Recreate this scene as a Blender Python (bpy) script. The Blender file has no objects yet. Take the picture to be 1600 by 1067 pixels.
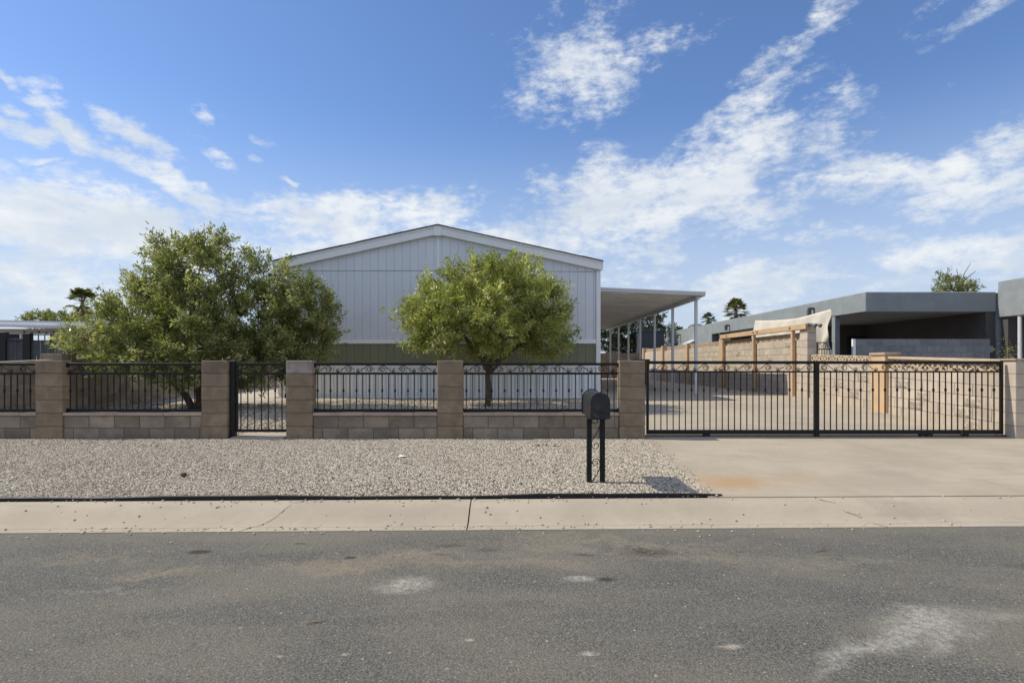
import bpy, bmesh, math, random
import numpy as np
from mathutils import Vector, Matrix
random.seed(7)
SC = bpy.context.scene
COL = SC.collection
F, CX, HY, EYE = 900.0, 800.0, 568.0, 1.40      # focal in px of the 1600 px photo, principal column, horizon row, eye height

# ---------------------------------------------------------------- camera
cam_d = bpy.data.cameras.new('camera'); cam = bpy.data.objects.new('camera', cam_d); COL.objects.link(cam)
cam_d.sensor_width = 36; cam_d.lens = 36 * F / 1600.0
cam_d.shift_y = (HY - 533.5) / 1600.0
cam_d.clip_start = 0.05; cam_d.clip_end = 5000
cam.location = (0, 0, EYE); cam.rotation_euler = (math.radians(90), 0, 0)
SC.camera = cam

# ---------------------------------------------------------------- light
LD = Vector((0.92, -0.13, -1.0)).normalized()         # direction the sunlight travels
SUN_EL = math.asin(-LD.z); SUN_AZ = math.atan2(-LD.x, -LD.y)
sun_d = bpy.data.lights.new('sun', 'SUN'); sun = bpy.data.objects.new('sun', sun_d); COL.objects.link(sun)
sun_d.energy = 2.8; sun_d.angle = math.radians(0.55); sun_d.color = (1.0, 0.93, 0.76)
sun.rotation_euler = LD.to_track_quat('-Z', 'Y').to_euler(); sun.location = (-20, 10, 30)
SC.view_settings.view_transform = 'Standard'; SC.view_settings.look = 'None'
SC.view_settings.gamma = 1; SC.view_settings.use_curve_mapping = False
SC.view_settings.exposure = 0.60

class NT:
    """small node-tree helper"""
    def __init__(s, tree): s.t = tree; s.n = tree.nodes; s.l = tree.links
    def new(s, kind, **kw):
        n = s.n.new(kind)
        for k, v in kw.items(): setattr(n, k, v)
        return n
    def put(s, sock, v):
        if hasattr(v, 'is_output') or isinstance(v, bpy.types.NodeSocket): s.l.new(v, sock)
        elif v is not None: sock.default_value = v
    def math(s, op, a, b=None, c=None, clamp=False):
        n = s.new('ShaderNodeMath', operation=op, use_clamp=clamp)
        s.put(n.inputs[0], a)
        if b is not None: s.put(n.inputs[1], b)
        if c is not None: s.put(n.inputs[2], c)
        return n.outputs[0]
    def vmath(s, op, a, b=None, scale=None):
        n = s.new('ShaderNodeVectorMath', operation=op)
        s.put(n.inputs[0], a)
        if b is not None: s.put(n.inputs[1], b)
        if scale is not None: s.put(n.inputs['Scale'], scale)
        return n.outputs['Value'] if op in ('LENGTH', 'DOT_PRODUCT') else n.outputs[0]
    def mapr(s, v, a, b, c=0.0, d=1.0, smooth=True):
        n = s.new('ShaderNodeMapRange'); n.interpolation_type = 'SMOOTHSTEP' if smooth else 'LINEAR'
        for i, x in enumerate((v, a, b, c, d)): s.put(n.inputs[i], x)
        return n.outputs[0]
    def mapping(s, vec, loc=(0, 0, 0), rot=(0, 0, 0), sc=(1, 1, 1), kind='POINT'):
        n = s.new('ShaderNodeMapping', vector_type=kind)
        s.put(n.inputs[0], vec); n.inputs[1].default_value = loc; n.inputs[2].default_value = rot; n.inputs[3].default_value = sc
        return n.outputs[0]
    def noise(s, vec, scale, detail=4, rough=0.55, dist=0.0, out=0):
        n = s.new('ShaderNodeTexNoise'); s.put(n.inputs['Vector'], vec)
        n.inputs['Scale'].default_value = scale; n.inputs['Detail'].default_value = detail
        n.inputs['Roughness'].default_value = rough; n.inputs['Distortion'].default_value = dist
        return n.outputs[out]
    def mix(s, f, a, b, mode='MIX'):
        n = s.new('ShaderNodeMix', data_type='RGBA', blend_type=mode)
        s.put(n.inputs[0], f)
        for sock, v in ((n.inputs[6], a), (n.inputs[7], b)):
            if isinstance(v, (tuple, list)): v = tuple(v) + ((1.0,) if len(v) == 3 else ())
            s.put(sock, v)
        return n.outputs[2]

world = bpy.data.worlds.new('World'); SC.world = world; world.use_nodes = True
W = NT(world.node_tree); W.n.clear()
def px_azel(px, py):
    u, v = (px - CX) / F, (HY - py) / F
    return math.atan2(u, 1.0), math.atan2(v, math.hypot(1.0, u))
def build_sky():
    sky = W.new('ShaderNodeTexSky', sky_type='NISHITA'); sky.sun_disc = False
    sky.sun_elevation = SUN_EL; sky.sun_rotation = SUN_AZ
    sky.altitude = 400; sky.air_density = 1.0; sky.dust_density = 0.5; sky.ozone_density = 2.2
    d = W.vmath('NORMALIZE', W.new('ShaderNodeTexCoord').outputs['Generated'])
    sep = W.new('ShaderNodeSeparateXYZ'); W.put(sep.inputs[0], d)
    x, y, z = sep.outputs
    az = W.math('ARCTAN2', x, y); el = W.math('ARCSINE', z)
    cmb = W.new('ShaderNodeCombineXYZ'); W.put(cmb.inputs[0], az); W.put(cmb.inputs[1], el)
    ae = cmb.outputs[0]
    # cloud sheet coordinates: the direction carried to a flat layer overhead
    zz = W.math('ADD', W.math('MAXIMUM', z, 0.0), 0.16)
    c2 = W.new('ShaderNodeCombineXYZ'); W.put(c2.inputs[0], W.math('DIVIDE', x, zz)); W.put(c2.inputs[1], W.math('DIVIDE', y, zz))
    pl = c2.outputs[0]
    streak = W.mapping(pl, rot=(0, 0, math.radians(-35)), sc=(0.55, 1.5, 1))
    n1 = W.noise(streak, 1.7, 9, 0.62, 0.25)
    n2 = W.noise(ae, 9.0, 10, 0.60, 0.15)
    nfine = W.noise(W.mapping(ae, rot=(0, 0, math.radians(-25)), sc=(1, 2.2, 1)), 34.0, 7, 0.68)
    warp = W.noise(ae, 7.0, 4, 0.6, 0.0, out=1)
    aew = W.vmath('ADD', ae, W.vmath('SCALE', W.vmath('SUBTRACT', warp, (0.5, 0.5, 0.5)), scale=0.10))
    # cloud banks: px, py, half-length px, half-width px, tilt deg (counter-clockwise), weight
    banks = [(60, 330, 420, 75, -6, 1.0), (560, 345, 190, 48, 4, .95), (300, 372, 330, 55, 0, .7), (60, 430, 330, 60, 0, .75), (250, 275, 105, 22, -20, .95),
             (205, 205, 70, 17, -26, .92), (110, 200, 62, 19, -26, .92), (30, 188, 60, 14, -14, .9), (62, 142, 46, 13, -18, .72), (66, 120, 40, 10, -14, .68), (8, 102, 24, 11, -28, .72), (25, 250, 36, 13, -12, .75), (58, 237, 24, 8, 8, .8), (120, 230, 40, 12, -30, .8), (8, 152, 22, 12, -20, .8),
             (345, 240, 34, 11, 0, .66), (412, 210, 28, 8, -6, .66), (400, 236, 16, 9, 0, .6), (318, 176, 14, 8, 0, .5), (310, 206, 20, 6, 0, .5), (462, 278, 22, 6, -8, .75), (595, 302, 20, 5, -10, .75), (900, 125, 120, 62, 12, .80), (900, 70, 160, 30, 38, .62), (1000, 95, 90, 32, 20, .62),
             (1050, 300, 260, 62, 16, .98), (1130, 190, 150, 28, 24, .78), (960, 300, 130, 70, 0, .8), (1330, 290, 300, 36, 8, .78), (1560, 290, 170, 42, 0, .85),
             (1270, 55, 150, 26, 33, .72), (1190, 95, 80, 18, 30, .55), (1560, 10, 130, 20, 15, .66), (1440, 40, 70, 20, 40, .45), (1310, 215, 80, 18, 10, .5),
             (1280, 375, 130, 16, -4, .6), (1190, 445, 160, 40, 6, .78), (1540, 400, 180, 38, 0, .85), (830, 375, 190, 42, 0, .85), (1060, 380, 130, 26, 5, .6),
             (870, 12, 50, 26, 60, .5), (1000, 450, 200, 30, 0, .55), (1450, 450, 200, 24, 0, .5)]
    cov = None
    for (px, py, a, b, tilt, w) in banks:
        a0, e0 = px_azel(px, py)
        k = 1.0 / F * (math.cos(a0) ** 1.0)
        m = W.mapping(aew, loc=(a0, e0, 0), rot=(0, 0, math.radians(tilt)), sc=(a * k * 1.25, b * k * 1.25, 1), kind='TEXTURE')
        g = W.mapr(W.vmath('LENGTH', m), 1.35, 0.25, 0.0, w)
        cov = g if cov is None else W.math('MAXIMUM', cov, g)
    # unseen cloud added outside the frame to brighten faces turned to the camera
    far = W.mapr(W.math('ABSOLUTE', az), 0.80, 1.05)
    high = W.mapr(el, 0.62, 0.85)
    out = W.math('MAXIMUM', far, high)
    big = W.mapr(W.noise(pl, 0.8, 3, 0.5), 0.36, 0.60, 0.0, 0.95)
    cov = W.math('MAXIMUM', cov, W.math('MULTIPLY', out, big))
    def cen(n, k): return W.math('MULTIPLY', W.math('SUBTRACT', n, 0.5), k)
    tex = W.math('ADD', cen(n1, 0.9), W.math('ADD', cen(n2, 1.7), cen(nfine, 1.3)))
    dens = W.math('ADD', W.math('SUBTRACT', W.math('MULTIPLY', cov, 0.95), 0.36), tex)
    alpha = W.mapr(dens, -0.06, 0.70, 0.0, 0.94)
    # cloud body: bright tops, greyer thick bases
    shade = W.mapr(W.noise(W.mapping(ae, loc=(3, .03, 0), sc=(1, 2.4, 1)), 7.0, 5, .55), 0.35, 0.68)
    ccol = W.mix(shade, (4.2, 4.6, 5.1), (5.6, 5.75, 5.8))
    skyc = W.mix(1.0, sky.outputs[0], (0.70, 0.81, 0.98), mode='MULTIPLY')
    haze = W.mapr(el, 0.42, 0.02, 0.0, 0.85)
    skyc = W.mix(haze, skyc, (3.5, 4.0, 4.8))
    col = W.mix(alpha, skyc, ccol)
    bg = W.new('ShaderNodeBackground'); W.put(bg.inputs[0], col); bg.inputs[1].default_value = 0.108
    o = W.new('ShaderNodeOutputWorld'); W.l.new(bg.outputs[0], o.inputs[0])
build_sky()

# ---------------------------------------------------------------- helpers
def X_(px, d): return (px - CX) / F * d
def Z_(py, d): return EYE + (HY - py) / F * d
def gz(y):                                            # ground height along the depth of the lot
    pts = [(5.3, .130), (8.9, .233), (15.0, .497), (16.5, .500), (4000, .500)]
    if y <= pts[0][0]: return pts[0][1]
    for (a, za), (b, zb) in zip(pts, pts[1:]):
        if y <= b: return za + (zb - za) * (y - a) / (b - a)
    return .5
SK = 0.024                                            # the street runs a little askew to the fence

def mesh_obj(name, verts, faces, mat=None, parent=None, smooth=False, loc=(0, 0, 0)):
    me = bpy.data.meshes.new(name); me.from_pydata([tuple(v) for v in verts], [], [tuple(f) for f in faces]); me.update()
    if mat is not None: me.materials.append(mat)
    if smooth: me.polygons.foreach_set('use_smooth', [True] * len(me.polygons))
    return obj_of(name, me, parent, loc)
def obj_of(name, me, parent=None, loc=(0, 0, 0), rot=None, scale=None):
    o = bpy.data.objects.new(name, me); COL.objects.link(o); o.location = loc
    if rot: o.rotation_euler = rot
    if scale: o.scale = scale
    if parent is not None: o.parent = parent
    return o
def tag(o, label=None, cat=None, group=None, kind=None):
    if label: o['label'] = label
    if cat: o['category'] = cat
    if group: o['group'] = group
    if kind: o['kind'] = kind
    return o
def empty(name, loc, label=None, cat=None, group=None, rz=0.0):
    o = bpy.data.objects.new(name, None); COL.objects.link(o); o.location = loc; o.rotation_euler = (0, 0, rz)
    o.empty_display_size = .2
    return tag(o, label, cat, group)

class MB:
    """collects shapes into one mesh"""
    def __init__(s): s.v = []; s.f = []
    def add(s, v, f):
        k = len(s.v); s.v += [tuple(p) for p in v]; s.f += [tuple(i + k for i in q) for q in f]; return s
    def box(s, x0, x1, y0, y1, z0, z1, c=0.0):
        if c <= 0:
            v = [(x, y, z) for z in (z0, z1) for y in (y0, y1) for x in (x0, x1)]
            return s.add(v, [(0, 2, 3, 1), (4, 5, 7, 6), (0, 1, 5, 4), (2, 6, 7, 3), (0, 4, 6, 2), (1, 3, 7, 5)])
        bm = bmesh.new(); bmesh.ops.create_cube(bm, size=1.0)
        for w in bm.verts: w.co = Vector((x0 + (w.co.x + .5) * (x1 - x0), y0 + (w.co.y + .5) * (y1 - y0), z0 + (w.co.z + .5) * (z1 - z0)))
        bmesh.ops.bevel(bm, geom=list(bm.edges), offset=c, segments=1, affect='EDGES')
        bm.verts.index_update(); s.add([w.co[:] for w in bm.verts], [[w.index for w in q.verts] for q in bm.faces]); bm.free(); return s
    def tube(s, pts, r, n=6, cap=True, closed=False, up=None):
        pts = [Vector(p) for p in pts]; m = len(pts)
        rs = r if isinstance(r, (list, tuple)) else [r] * m
        k = len(s.v); prev = None
        for i, p in enumerate(pts):
            t = (pts[min(i + 1, m - 1)] - pts[max(i - 1, 0)])
            t = t.normalized() if t.length > 1e-9 else Vector((0, 0, 1))
            if prev is None:
                a = Vector(up) if up else (Vector((0, 1, 0)) if abs(t.y) < .9 else Vector((1, 0, 0)))
            else: a = prev
            a = (a - t * a.dot(t))
            a = a.normalized() if a.length > 1e-6 else t.orthogonal().normalized()
            b = t.cross(a); prev = a
            for j in range(n):
                an = 2 * math.pi * (j + .5) / n
                s.v.append(tuple(p + (a * math.cos(an) + b * math.sin(an)) * rs[i]))
        for i in range(m - 1):
            for j in range(n):
                j2 = (j + 1) % n
                s.f.append((k + i * n + j, k + i * n + j2, k + (i + 1) * n + j2, k + (i + 1) * n + j))
        if cap:
            s.f.append(tuple(k + j for j in reversed(range(n)))); s.f.append(tuple(k + (m - 1) * n + j for j in range(n)))
        return s
    def quad(s, a, b, c, d): return s.add([a, b, c, d], [(0, 1, 2, 3)])
    def prism(s, poly, axis, a0, a1):
        """poly in the other two axes (in xyz order), extruded along axis"""
        n = len(poly); v = []
        for a in (a0, a1):
            for p in poly:
                q = list(p); q.insert(axis, a); v.append(tuple(q))
        f = [tuple(range(n)), tuple(reversed(range(n, 2 * n)))]
        for i in range(n):
            j = (i + 1) % n; f.append((j, i, n + i, n + j))
        s.add(v, f); return s
    def sphere(s, c, r, u=10, w=7, sz=1.0):
        k = len(s.v)
        for i in range(w + 1):
            th = math.pi * i / w
            for j in range(u):
                ph = 2 * math.pi * j / u
                s.v.append((c[0] + r * math.sin(th) * math.cos(ph), c[1] + r * math.sin(th) * math.sin(ph), c[2] + r * sz * math.cos(th)))
        for i in range(w):
            for j in range(u):
                j2 = (j + 1) % u
                s.f.append((k + i * u + j, k + (i + 1) * u + j, k + (i + 1) * u + j2, k + i * u + j2))
        return s
    def mesh(s, name, mat=None, smooth=False, fix=True):
        me = bpy.data.meshes.new(name); me.from_pydata(s.v, [], s.f); me.update()
        if fix:
            bm = bmesh.new(); bm.from_mesh(me); bmesh.ops.recalc_face_normals(bm, faces=bm.faces); bm.to_mesh(me); bm.free()
        if mat is not None: me.materials.append(mat)
        if smooth: me.polygons.foreach_set('use_smooth', [True] * len(me.polygons))
        return me
    def build(s, name, mat, parent=None, loc=(0, 0, 0), smooth=False, fix=True):
        return obj_of(name, s.mesh(name, mat, smooth, fix), parent, loc)

# ---------------------------------------------------------------- materials
def mat_new(name):
    m = bpy.data.materials.new(name); m.use_nodes = True
    t = NT(m.node_tree); p = t.n['Principled BSDF']
    return m, t, p
def surf(name, base, var=0.12, scale=6.0, rough=0.8, metal=0.0, bump=0.0, bscale=60.0, rand=0.0, spec=0.35, tint=None, stain=None, coords='Object'):
    """painted / mineral surface: colour broken up by noise, per-piece variation, fine relief"""
    m, t, p = mat_new(name)
    co = t.new('ShaderNodeTexCoord').outputs[coords]
    oi = t.new('ShaderNodeObjectInfo')
    co = t.vmath('ADD', co, t.vmath('SCALE', (7.3, 3.1, 5.7), scale=t.math('MULTIPLY', oi.outputs['Random'], 9.0)))
    a = t.noise(co, scale, 6, .6)
    lo = tuple(c * (1 - var) for c in base); hi = tuple(min(1, c * (1 + var)) for c in base)
    col = t.mix(t.mapr(a, .3, .7), lo, hi)
    if tint:
        b = t.noise(co, scale * .35, 4, .6)
        col = t.mix(t.mapr(b, .45, .7, 0, .8), col, tint)
    if stain:
        b = t.noise(co, scale * 1.9, 7, .7, .6)
        col = t.mix(t.mapr(b, .55, .75, 0, .7), col, stain)
    if rand > 0:
        k = t.mapr(oi.outputs['Random'], 0, 1, 1 - rand, 1 + rand, smooth=False)
        hs = t.new('ShaderNodeHueSaturation'); t.put(hs.inputs['Value'], k); t.put(hs.inputs['Color'], col); col = hs.outputs[0]
    t.put(p.inputs['Base Color'], col); p.inputs['Metallic'].default_value = metal
    p.inputs['Specular IOR Level'].default_value = spec
    t.put(p.inputs['Roughness'], t.mapr(a, .2, .8, max(.05, rough - .08), min(1, rough + .08)))
    if bump > 0:
        bn = t.new('ShaderNodeBump'); bn.inputs['Strength'].default_value = bump; bn.inputs['Distance'].default_value = .006
        t.put(bn.inputs['Height'], t.noise(co, bscale, 5, .65)); t.put(p.inputs['Normal'], bn.outputs[0])
    return m

M = {}
M['block'] = surf('pillar_block', (.245, .19, .13), .22, 5, .92, bump=.5, bscale=90, rand=.10, tint=(.29, .22, .145), stain=(.165, .13, .10))
M['block_pale'] = surf('pale_stained_block', (.29, .24, .20), .2, 5, .92, bump=.5, bscale=90, tint=(.46, .44, .42), stain=(.55, .54, .53))
M['wallblock'] = surf('planter_block', (.27, .22, .165), .24, 4, .93, bump=.55, bscale=80, rand=.2, tint=(.20, .165, .13), stain=(.13, .11, .095))
M['mortar'] = surf('mortar', (.20, .17, .135), .12, 20, .95, bump=.3)
M['cap'] = surf('cap_block', (.40, .31, .24), .12, 5, .9, bump=.3, rand=.06)
M['tanblock'] = surf('tan_block', (.47, .40, .33), .12, 4, .93, bump=.5, bscale=70, rand=.10, tint=(.50, .41, .32), stain=(.36, .31, .265))
M['splitblock'] = surf('split_face_block', (.40, .34, .28), .22, 9, .95, bump=1.0, bscale=45, rand=.08, stain=(.28, .24, .2))
M['tanpaint'] = surf('tan_paint', (.55, .38, .235), .07, 3, .75, bump=.15, rand=.04)
M['lattice'] = surf('lattice_block', (.50, .39, .285), .10, 5, .9, bump=.3, rand=.05)
M['iron'] = surf('black_iron', (.013, .013, .013), .3, 12, .55, bump=.08, bscale=120, spec=.3)
M['box'] = surf('mailbox_black', (.015, .015, .016), .25, 9, .42, bump=.12, bscale=40, spec=.5, stain=(.15, .155, .15))  # worn, sun-faded grey; sun glare is painted into the stain too
M['white'] = surf('white_paint', (.84, .84, .84), .03, 2, .6, bump=.05)
M['siding'] = surf('grey_siding', (.69, .715, .76), .03, 1.5, .7, bump=.18, bscale=55, rand=.02)
M['green'] = surf('olive_siding', (.20, .205, .135), .05, 2, .7, bump=.18, bscale=55, rand=.03)
M['skirt'] = surf('white_skirting', (.90, .90, .90), .02, 1.5, .6, bump=.05, tint=(.88, .88, .87))
M['shingle'] = surf('shingle', (.15, .145, .145), .3, 25, .95, bump=.8, bscale=40)
M['alum'] = surf('awning_white', (.60, .61, .63), .04, 2, .45, bump=.03)
M['pan'] = surf('awning_pan', (.70, .705, .68), .10, 2, .4, tint=(.58, .585, .56), spec=.5)
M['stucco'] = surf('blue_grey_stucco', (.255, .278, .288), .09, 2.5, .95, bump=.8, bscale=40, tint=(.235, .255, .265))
M['stucco_shaded'] = surf('shaded_stucco', (.085, .08, .078), .1, 2.5, .95, bump=.4, bscale=40)  # stucco darkened: carport and porch shade painted into its colour
M['greyblock'] = surf('grey_block', (.21, .215, .225), .12, 5, .93, bump=.4, rand=.14)
M['dark'] = surf('dark_metal', (.055, .06, .068), .2, 5, .6, rand=.08)
M['darkdoor'] = surf('dark_door', (.03, .028, .028), .2, 5, .6)
M['shed'] = surf('charcoal_shed', (.055, .062, .075), .12, 3, .7, rand=.05)
M['beige'] = surf('beige_stucco', (.42, .36, .30), .08, 3, .9, bump=.3)
M['roofwhite'] = surf('white_roof', (.66, .68, .71), .06, 2, .55)
M['brownwall'] = surf('brown_wall', (.20, .15, .115), .2, 3, .95, bump=.5, rand=.1)
M['plastic'] = surf('edging_plastic', (.02, .02, .02), .3, 8, .6)
M['bark'] = surf('bark', (.10, .075, .052), .35, 16, .95, bump=1.0, bscale=50)
M['twig'] = surf('twig_bark', (.13, .10, .065), .3, 16, .95)
M['palmbark'] = surf('palm_bark', (.17, .125, .085), .3, 12, .95, bump=1.0, bscale=30)
M['rock'] = surf('dark_rock', (.07, .062, .056), .3, 20, .9, bump=.6, bscale=40)
M['paper'] = surf('white_paper', (.75, .75, .73), .04, 8, .8)
M['stick'] = surf('dry_stick', (.22, .15, .09), .25, 15, .9)
M['steel'] = surf('worn_steel', (.16, .15, .14), .3, 14, .5, metal=.7)
M['pane'] = surf('window_glass', (.04, .05, .06), .1, 2, .12, spec=.6)
M['canvas'] = surf('tan_canvas', (.60, .55, .475), .06, 4, .95, bump=.25, bscale=150)
M['lamp'] = surf('grey_fixture', (.12, .12, .125), .2, 8, .5)

def leaf_mat(name, c1, c2, c3):
    m, t, p = mat_new(name)
    at = t.new('ShaderNodeAttribute', attribute_name='rnd').outputs['Fac']
    pos = t.new('ShaderNodeNewGeometry').outputs['Position']
    col = t.mix(t.mapr(at, .1, .75), c1, c2)
    col = t.mix(t.mapr(at, .72, .98), col, c3)
    col = t.mix(t.mapr(t.noise(pos, 2.2, 3), .35, .7, 0, .45), col, c1)
    t.put(p.inputs['Base Color'], col); p.inputs['Roughness'].default_value = .38; p.inputs['Specular IOR Level'].default_value = .5
    tr = t.new('ShaderNodeBsdfTranslucent'); t.put(tr.inputs[0], t.mix(1.0, col, (1.0, 1.04, .55), mode='MULTIPLY'))
    mx = t.new('ShaderNodeMixShader'); mx.inputs[0].default_value = .48
    t.l.new(p.outputs[0], mx.inputs[1]); t.l.new(tr.outputs[0], mx.inputs[2])
    t.l.new(mx.outputs[0], t.n['Material Output'].inputs['Surface'])
    return m
M['leaf_dark'] = leaf_mat('leaf_deep_green', (.155, .178, .058), (.36, .375, .135), (.80, .78, .48))  # last colour: pale leaf glints painted in, likewise for leaf_light below
M['leaf_light'] = leaf_mat('leaf_yellow_green', (.22, .248, .062), (.49, .505, .155), (.88, .86, .50))
M['leaf_far'] = leaf_mat('leaf_far_green', (.045, .065, .022), (.09, .115, .035), (.16, .17, .07))
M['frond'] = leaf_mat('palm_frond', (.065, .085, .028), (.13, .15, .045), (.25, .2, .09))
M['frond_dry'] = leaf_mat('palm_frond_dry', (.12, .085, .045), (.19, .14, .075), (.25, .19, .10))

# ---- ground materials
def concrete_mat(name, base, rust=None):
    m, t, p = mat_new(name)
    co = t.new('ShaderNodeNewGeometry').outputs['Position']
    a = t.noise(co, .9, 6, .65, .3); b = t.noise(co, 9, 6, .7); c = t.noise(co, 160, 3, .6)
    col = t.mix(t.mapr(a, .3, .7), tuple(x * .86 for x in base), tuple(x * 1.08 for x in base))
    col = t.mix(t.mapr(b, .5, .75, 0, .35), col, tuple(x * .74 for x in base))
    st = t.noise(t.mapping(co, rot=(0, 0, math.radians(28)), sc=(.35, 3.0, 1)), 2.2, 5, .6, .4)
    col = t.mix(t.mapr(st, .52, .72, 0, .35), col, tuple(x * .70 for x in base))
    col = t.mix(t.mapr(c, .35, .7, 0, .22), col, tuple(x * .62 for x in base))
    for (x, y, rx, ry, cc, w) in (rust or []):
        wv = t.vmath('ADD', co, t.vmath('SCALE', t.vmath('SUBTRACT', t.noise(co, 4, 7, .72, 0, out=1), (.5, .5, .5)), scale=.75))
        g = t.vmath('LENGTH', t.vmath('MULTIPLY', t.mapping(wv, loc=(x, y, 0), sc=(rx, ry, 1), kind='TEXTURE'), (1, 1, 0)))
        col = t.mix(t.mapr(g, 1.2, .1, 0, w), col, cc)
    t.put(p.inputs['Base Color'], col); p.inputs['Roughness'].default_value = .9; p.inputs['Specular IOR Level'].default_value = .25
    bn = t.new('ShaderNodeBump'); bn.inputs['Strength'].default_value = .35; bn.inputs['Distance'].default_value = .004
    t.put(bn.inputs['Height'], t.math('ADD', c, b)); t.put(p.inputs['Normal'], bn.outputs[0])
    return m
M['drive'] = concrete_mat('driveway_concrete', (.43, .364, .285), [(2.28, 6.05, .50, .42, (.40, .25, .12), .75), (3.1, 6.2, .5, .3, (.42, .30, .19), .4), (4.2, 6.3, .35, .5, (.26, .23, .19), .35)])
M['curb'] = concrete_mat('curb_concrete', (.45, .382, .298), [(3.6, 5.2, .5, .25, (.24, .21, .17), .4)])
M['pad'] = concrete_mat('path_concrete', (.45, .39, .32))

def street_px(px, py): 
    d = EYE * F / (py - HY); return X_(px, d), d
def asphalt_mat():
    m, t, p = mat_new('asphalt')
    co = t.new('ShaderNodeNewGeometry').outputs['Position']
    sp = t.noise(co, 130, 4, .75); md = t.noise(co, 70, 4, .7); lg = t.noise(t.mapping(co, sc=(.55, 1.3, 1)), .85, 6, .62, .5)
    vo = t.new('ShaderNodeTexVoronoi'); t.put(vo.inputs['Vector'], co); vo.inputs['Scale'].default_value = 95
    ve = t.new('ShaderNodeTexVoronoi'); t.put(ve.inputs['Vector'], co); ve.inputs['Scale'].default_value = 34
    base = t.mix(t.mapr(sp, .33, .67), (.078, .073, .065), (.220, .206, .182))
    base = t.mix(t.mapr(t.noise(co, 48, 3, .7), .52, .72, 0, .4), base, (.25, .232, .198))
    base = t.mix(t.mapr(vo.outputs['Color'], .70, .95, 0, .60), base, (.34, .32, .28))
    base = t.mix(t.mapr(vo.outputs['Distance'], .45, .75, 0, .6), base, (.035, .034, .033))
    base = t.mix(t.math('MULTIPLY', t.mapr(ve.outputs['Color'], .90, .93), t.mapr(ve.outputs['Distance'], .32, .2)), base, (.42, .39, .33))
    base = t.mix(t.mapr(lg, .36, .70, 0, .42), base, (.265, .232, .180))
    # dust lying along the gutter and wandering over the far lane
    sep = t.new('ShaderNodeSeparateXYZ'); t.put(sep.inputs[0], co)
    yy = t.math('SUBTRACT', sep.outputs[1], t.math('MULTIPLY', sep.outputs[0], SK))
    base = t.mix(t.math('MULTIPLY', t.mapr(yy, 4.45, 4.85), t.mapr(md, .35, .65, .15, .75)), base, (.20, .18, .145))
    warp = t.vmath('SCALE', t.vmath('SUBTRACT', t.noise(co, 3.2, 6, .72, .4, out=1), (.5, .5, .5)), scale=1.0)
    grain = t.noise(co, 26, 5, .75)
    def patch(px, py, rx, ry, colr, w, rot=0, wk=.75, soft=.1, grainy=True):
        nonlocal base
        x, y = street_px(px, py)
        v = t.vmath('ADD', co, t.vmath('SCALE', warp, scale=wk * max(rx, ry) * 2))
        g = t.vmath('LENGTH', t.vmath('MULTIPLY', t.mapping(v, loc=(x, y, 0), rot=(0, 0, math.radians(rot)), sc=(rx, ry, 1), kind='TEXTURE'), (1, 1, 0)))
        f = t.mapr(g, 1.15, soft, 0, w)
        if grainy: f = t.math('MULTIPLY', f, t.mapr(grain, .38, .62, .25, 1.0))
        base = t.mix(f, base, colr)
    pale, dark, tan = (.40, .375, .33), (.045, .036, .026), (.30, .245, .175)
    patch(520, 885, .60, .20, tan, .8, 12); patch(960, 850, 1.5, .22, tan, .6); patch(640, 868, .5, .14, tan, .7, 10); patch(260, 895, .55, .12, tan, .7, 10); patch(700, 880, .5, .12, tan, .6); patch(180, 870, .8, .1, tan, .4)
    patch(640, 912, .24, .15, pale, 1.0, 20); patch(905, 904, .15, .08, pale, 1.0); patch(1450, 970, .40, .24, pale, 1.0, 25, .5); patch(1400, 1000, .5, .10, pale, .8, 32, .5); patch(1330, 1020, .45, .08, pale, .8, 32, .5); patch(1480, 1000, .35, .06, pale, .7, 32, .5)
    patch(1555, 960, .25, .08, pale, .5); patch(1140, 1010, .08, .03, (.55, .48, .36), .9); patch(920, 1022, .06, .03, (.6, .56, .48), .9); patch(150, 925, .4, .06, pale, .35, 8)
    patch(735, 999, .035, .02, (.6, .47, .35), .9); patch(540, 1022, .035, .018, (.55, .45, .36), .9); patch(435, 1025, .03, .015, (.5, .46, .4), .8)
    patch(1090, 872, .5, .12, tan, .6, -6); patch(1300, 880, .7, .10, tan, .5, 4); patch(860, 880, .6, .1, tan, .5); patch(312, 862, .10, .055, dark, .9, 0, .2, .5, False); patch(1005, 862, .30, .13, dark, .95, -8); patch(548, 871, .06, .03, dark, .85, 0, .2, .5, False)
    patch(468, 849, .06, .02, dark, .7, 0, .2, .5, False); patch(947, 905, .06, .04, dark, .85, 0, .2, .5, False); patch(910, 867, .11, .05, dark, .8); patch(1155, 862, .05, .025, dark, .7)
    patch(700, 853, .14, .05, dark, .9); patch(760, 860, .12, .06, dark, .7); patch(690, 866, .12, .04, dark, .7); patch(1600, 885, .2, .09, dark, .6); patch(408, 869, .06, .02, dark, .6)
    t.put(p.inputs['Base Color'], base); p.inputs['Roughness'].default_value = .88; p.inputs['Specular IOR Level'].default_value = .3
    bn = t.new('ShaderNodeBump'); bn.inputs['Strength'].default_value = .9; bn.inputs['Distance'].default_value = .006
    t.put(bn.inputs['Height'], t.math('ADD', sp, t.math('MULTIPLY', vo.outputs['Distance'], -.8))); t.put(p.inputs['Normal'], bn.outputs[0])
    return m
M['asphalt'] = asphalt_mat()
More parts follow.
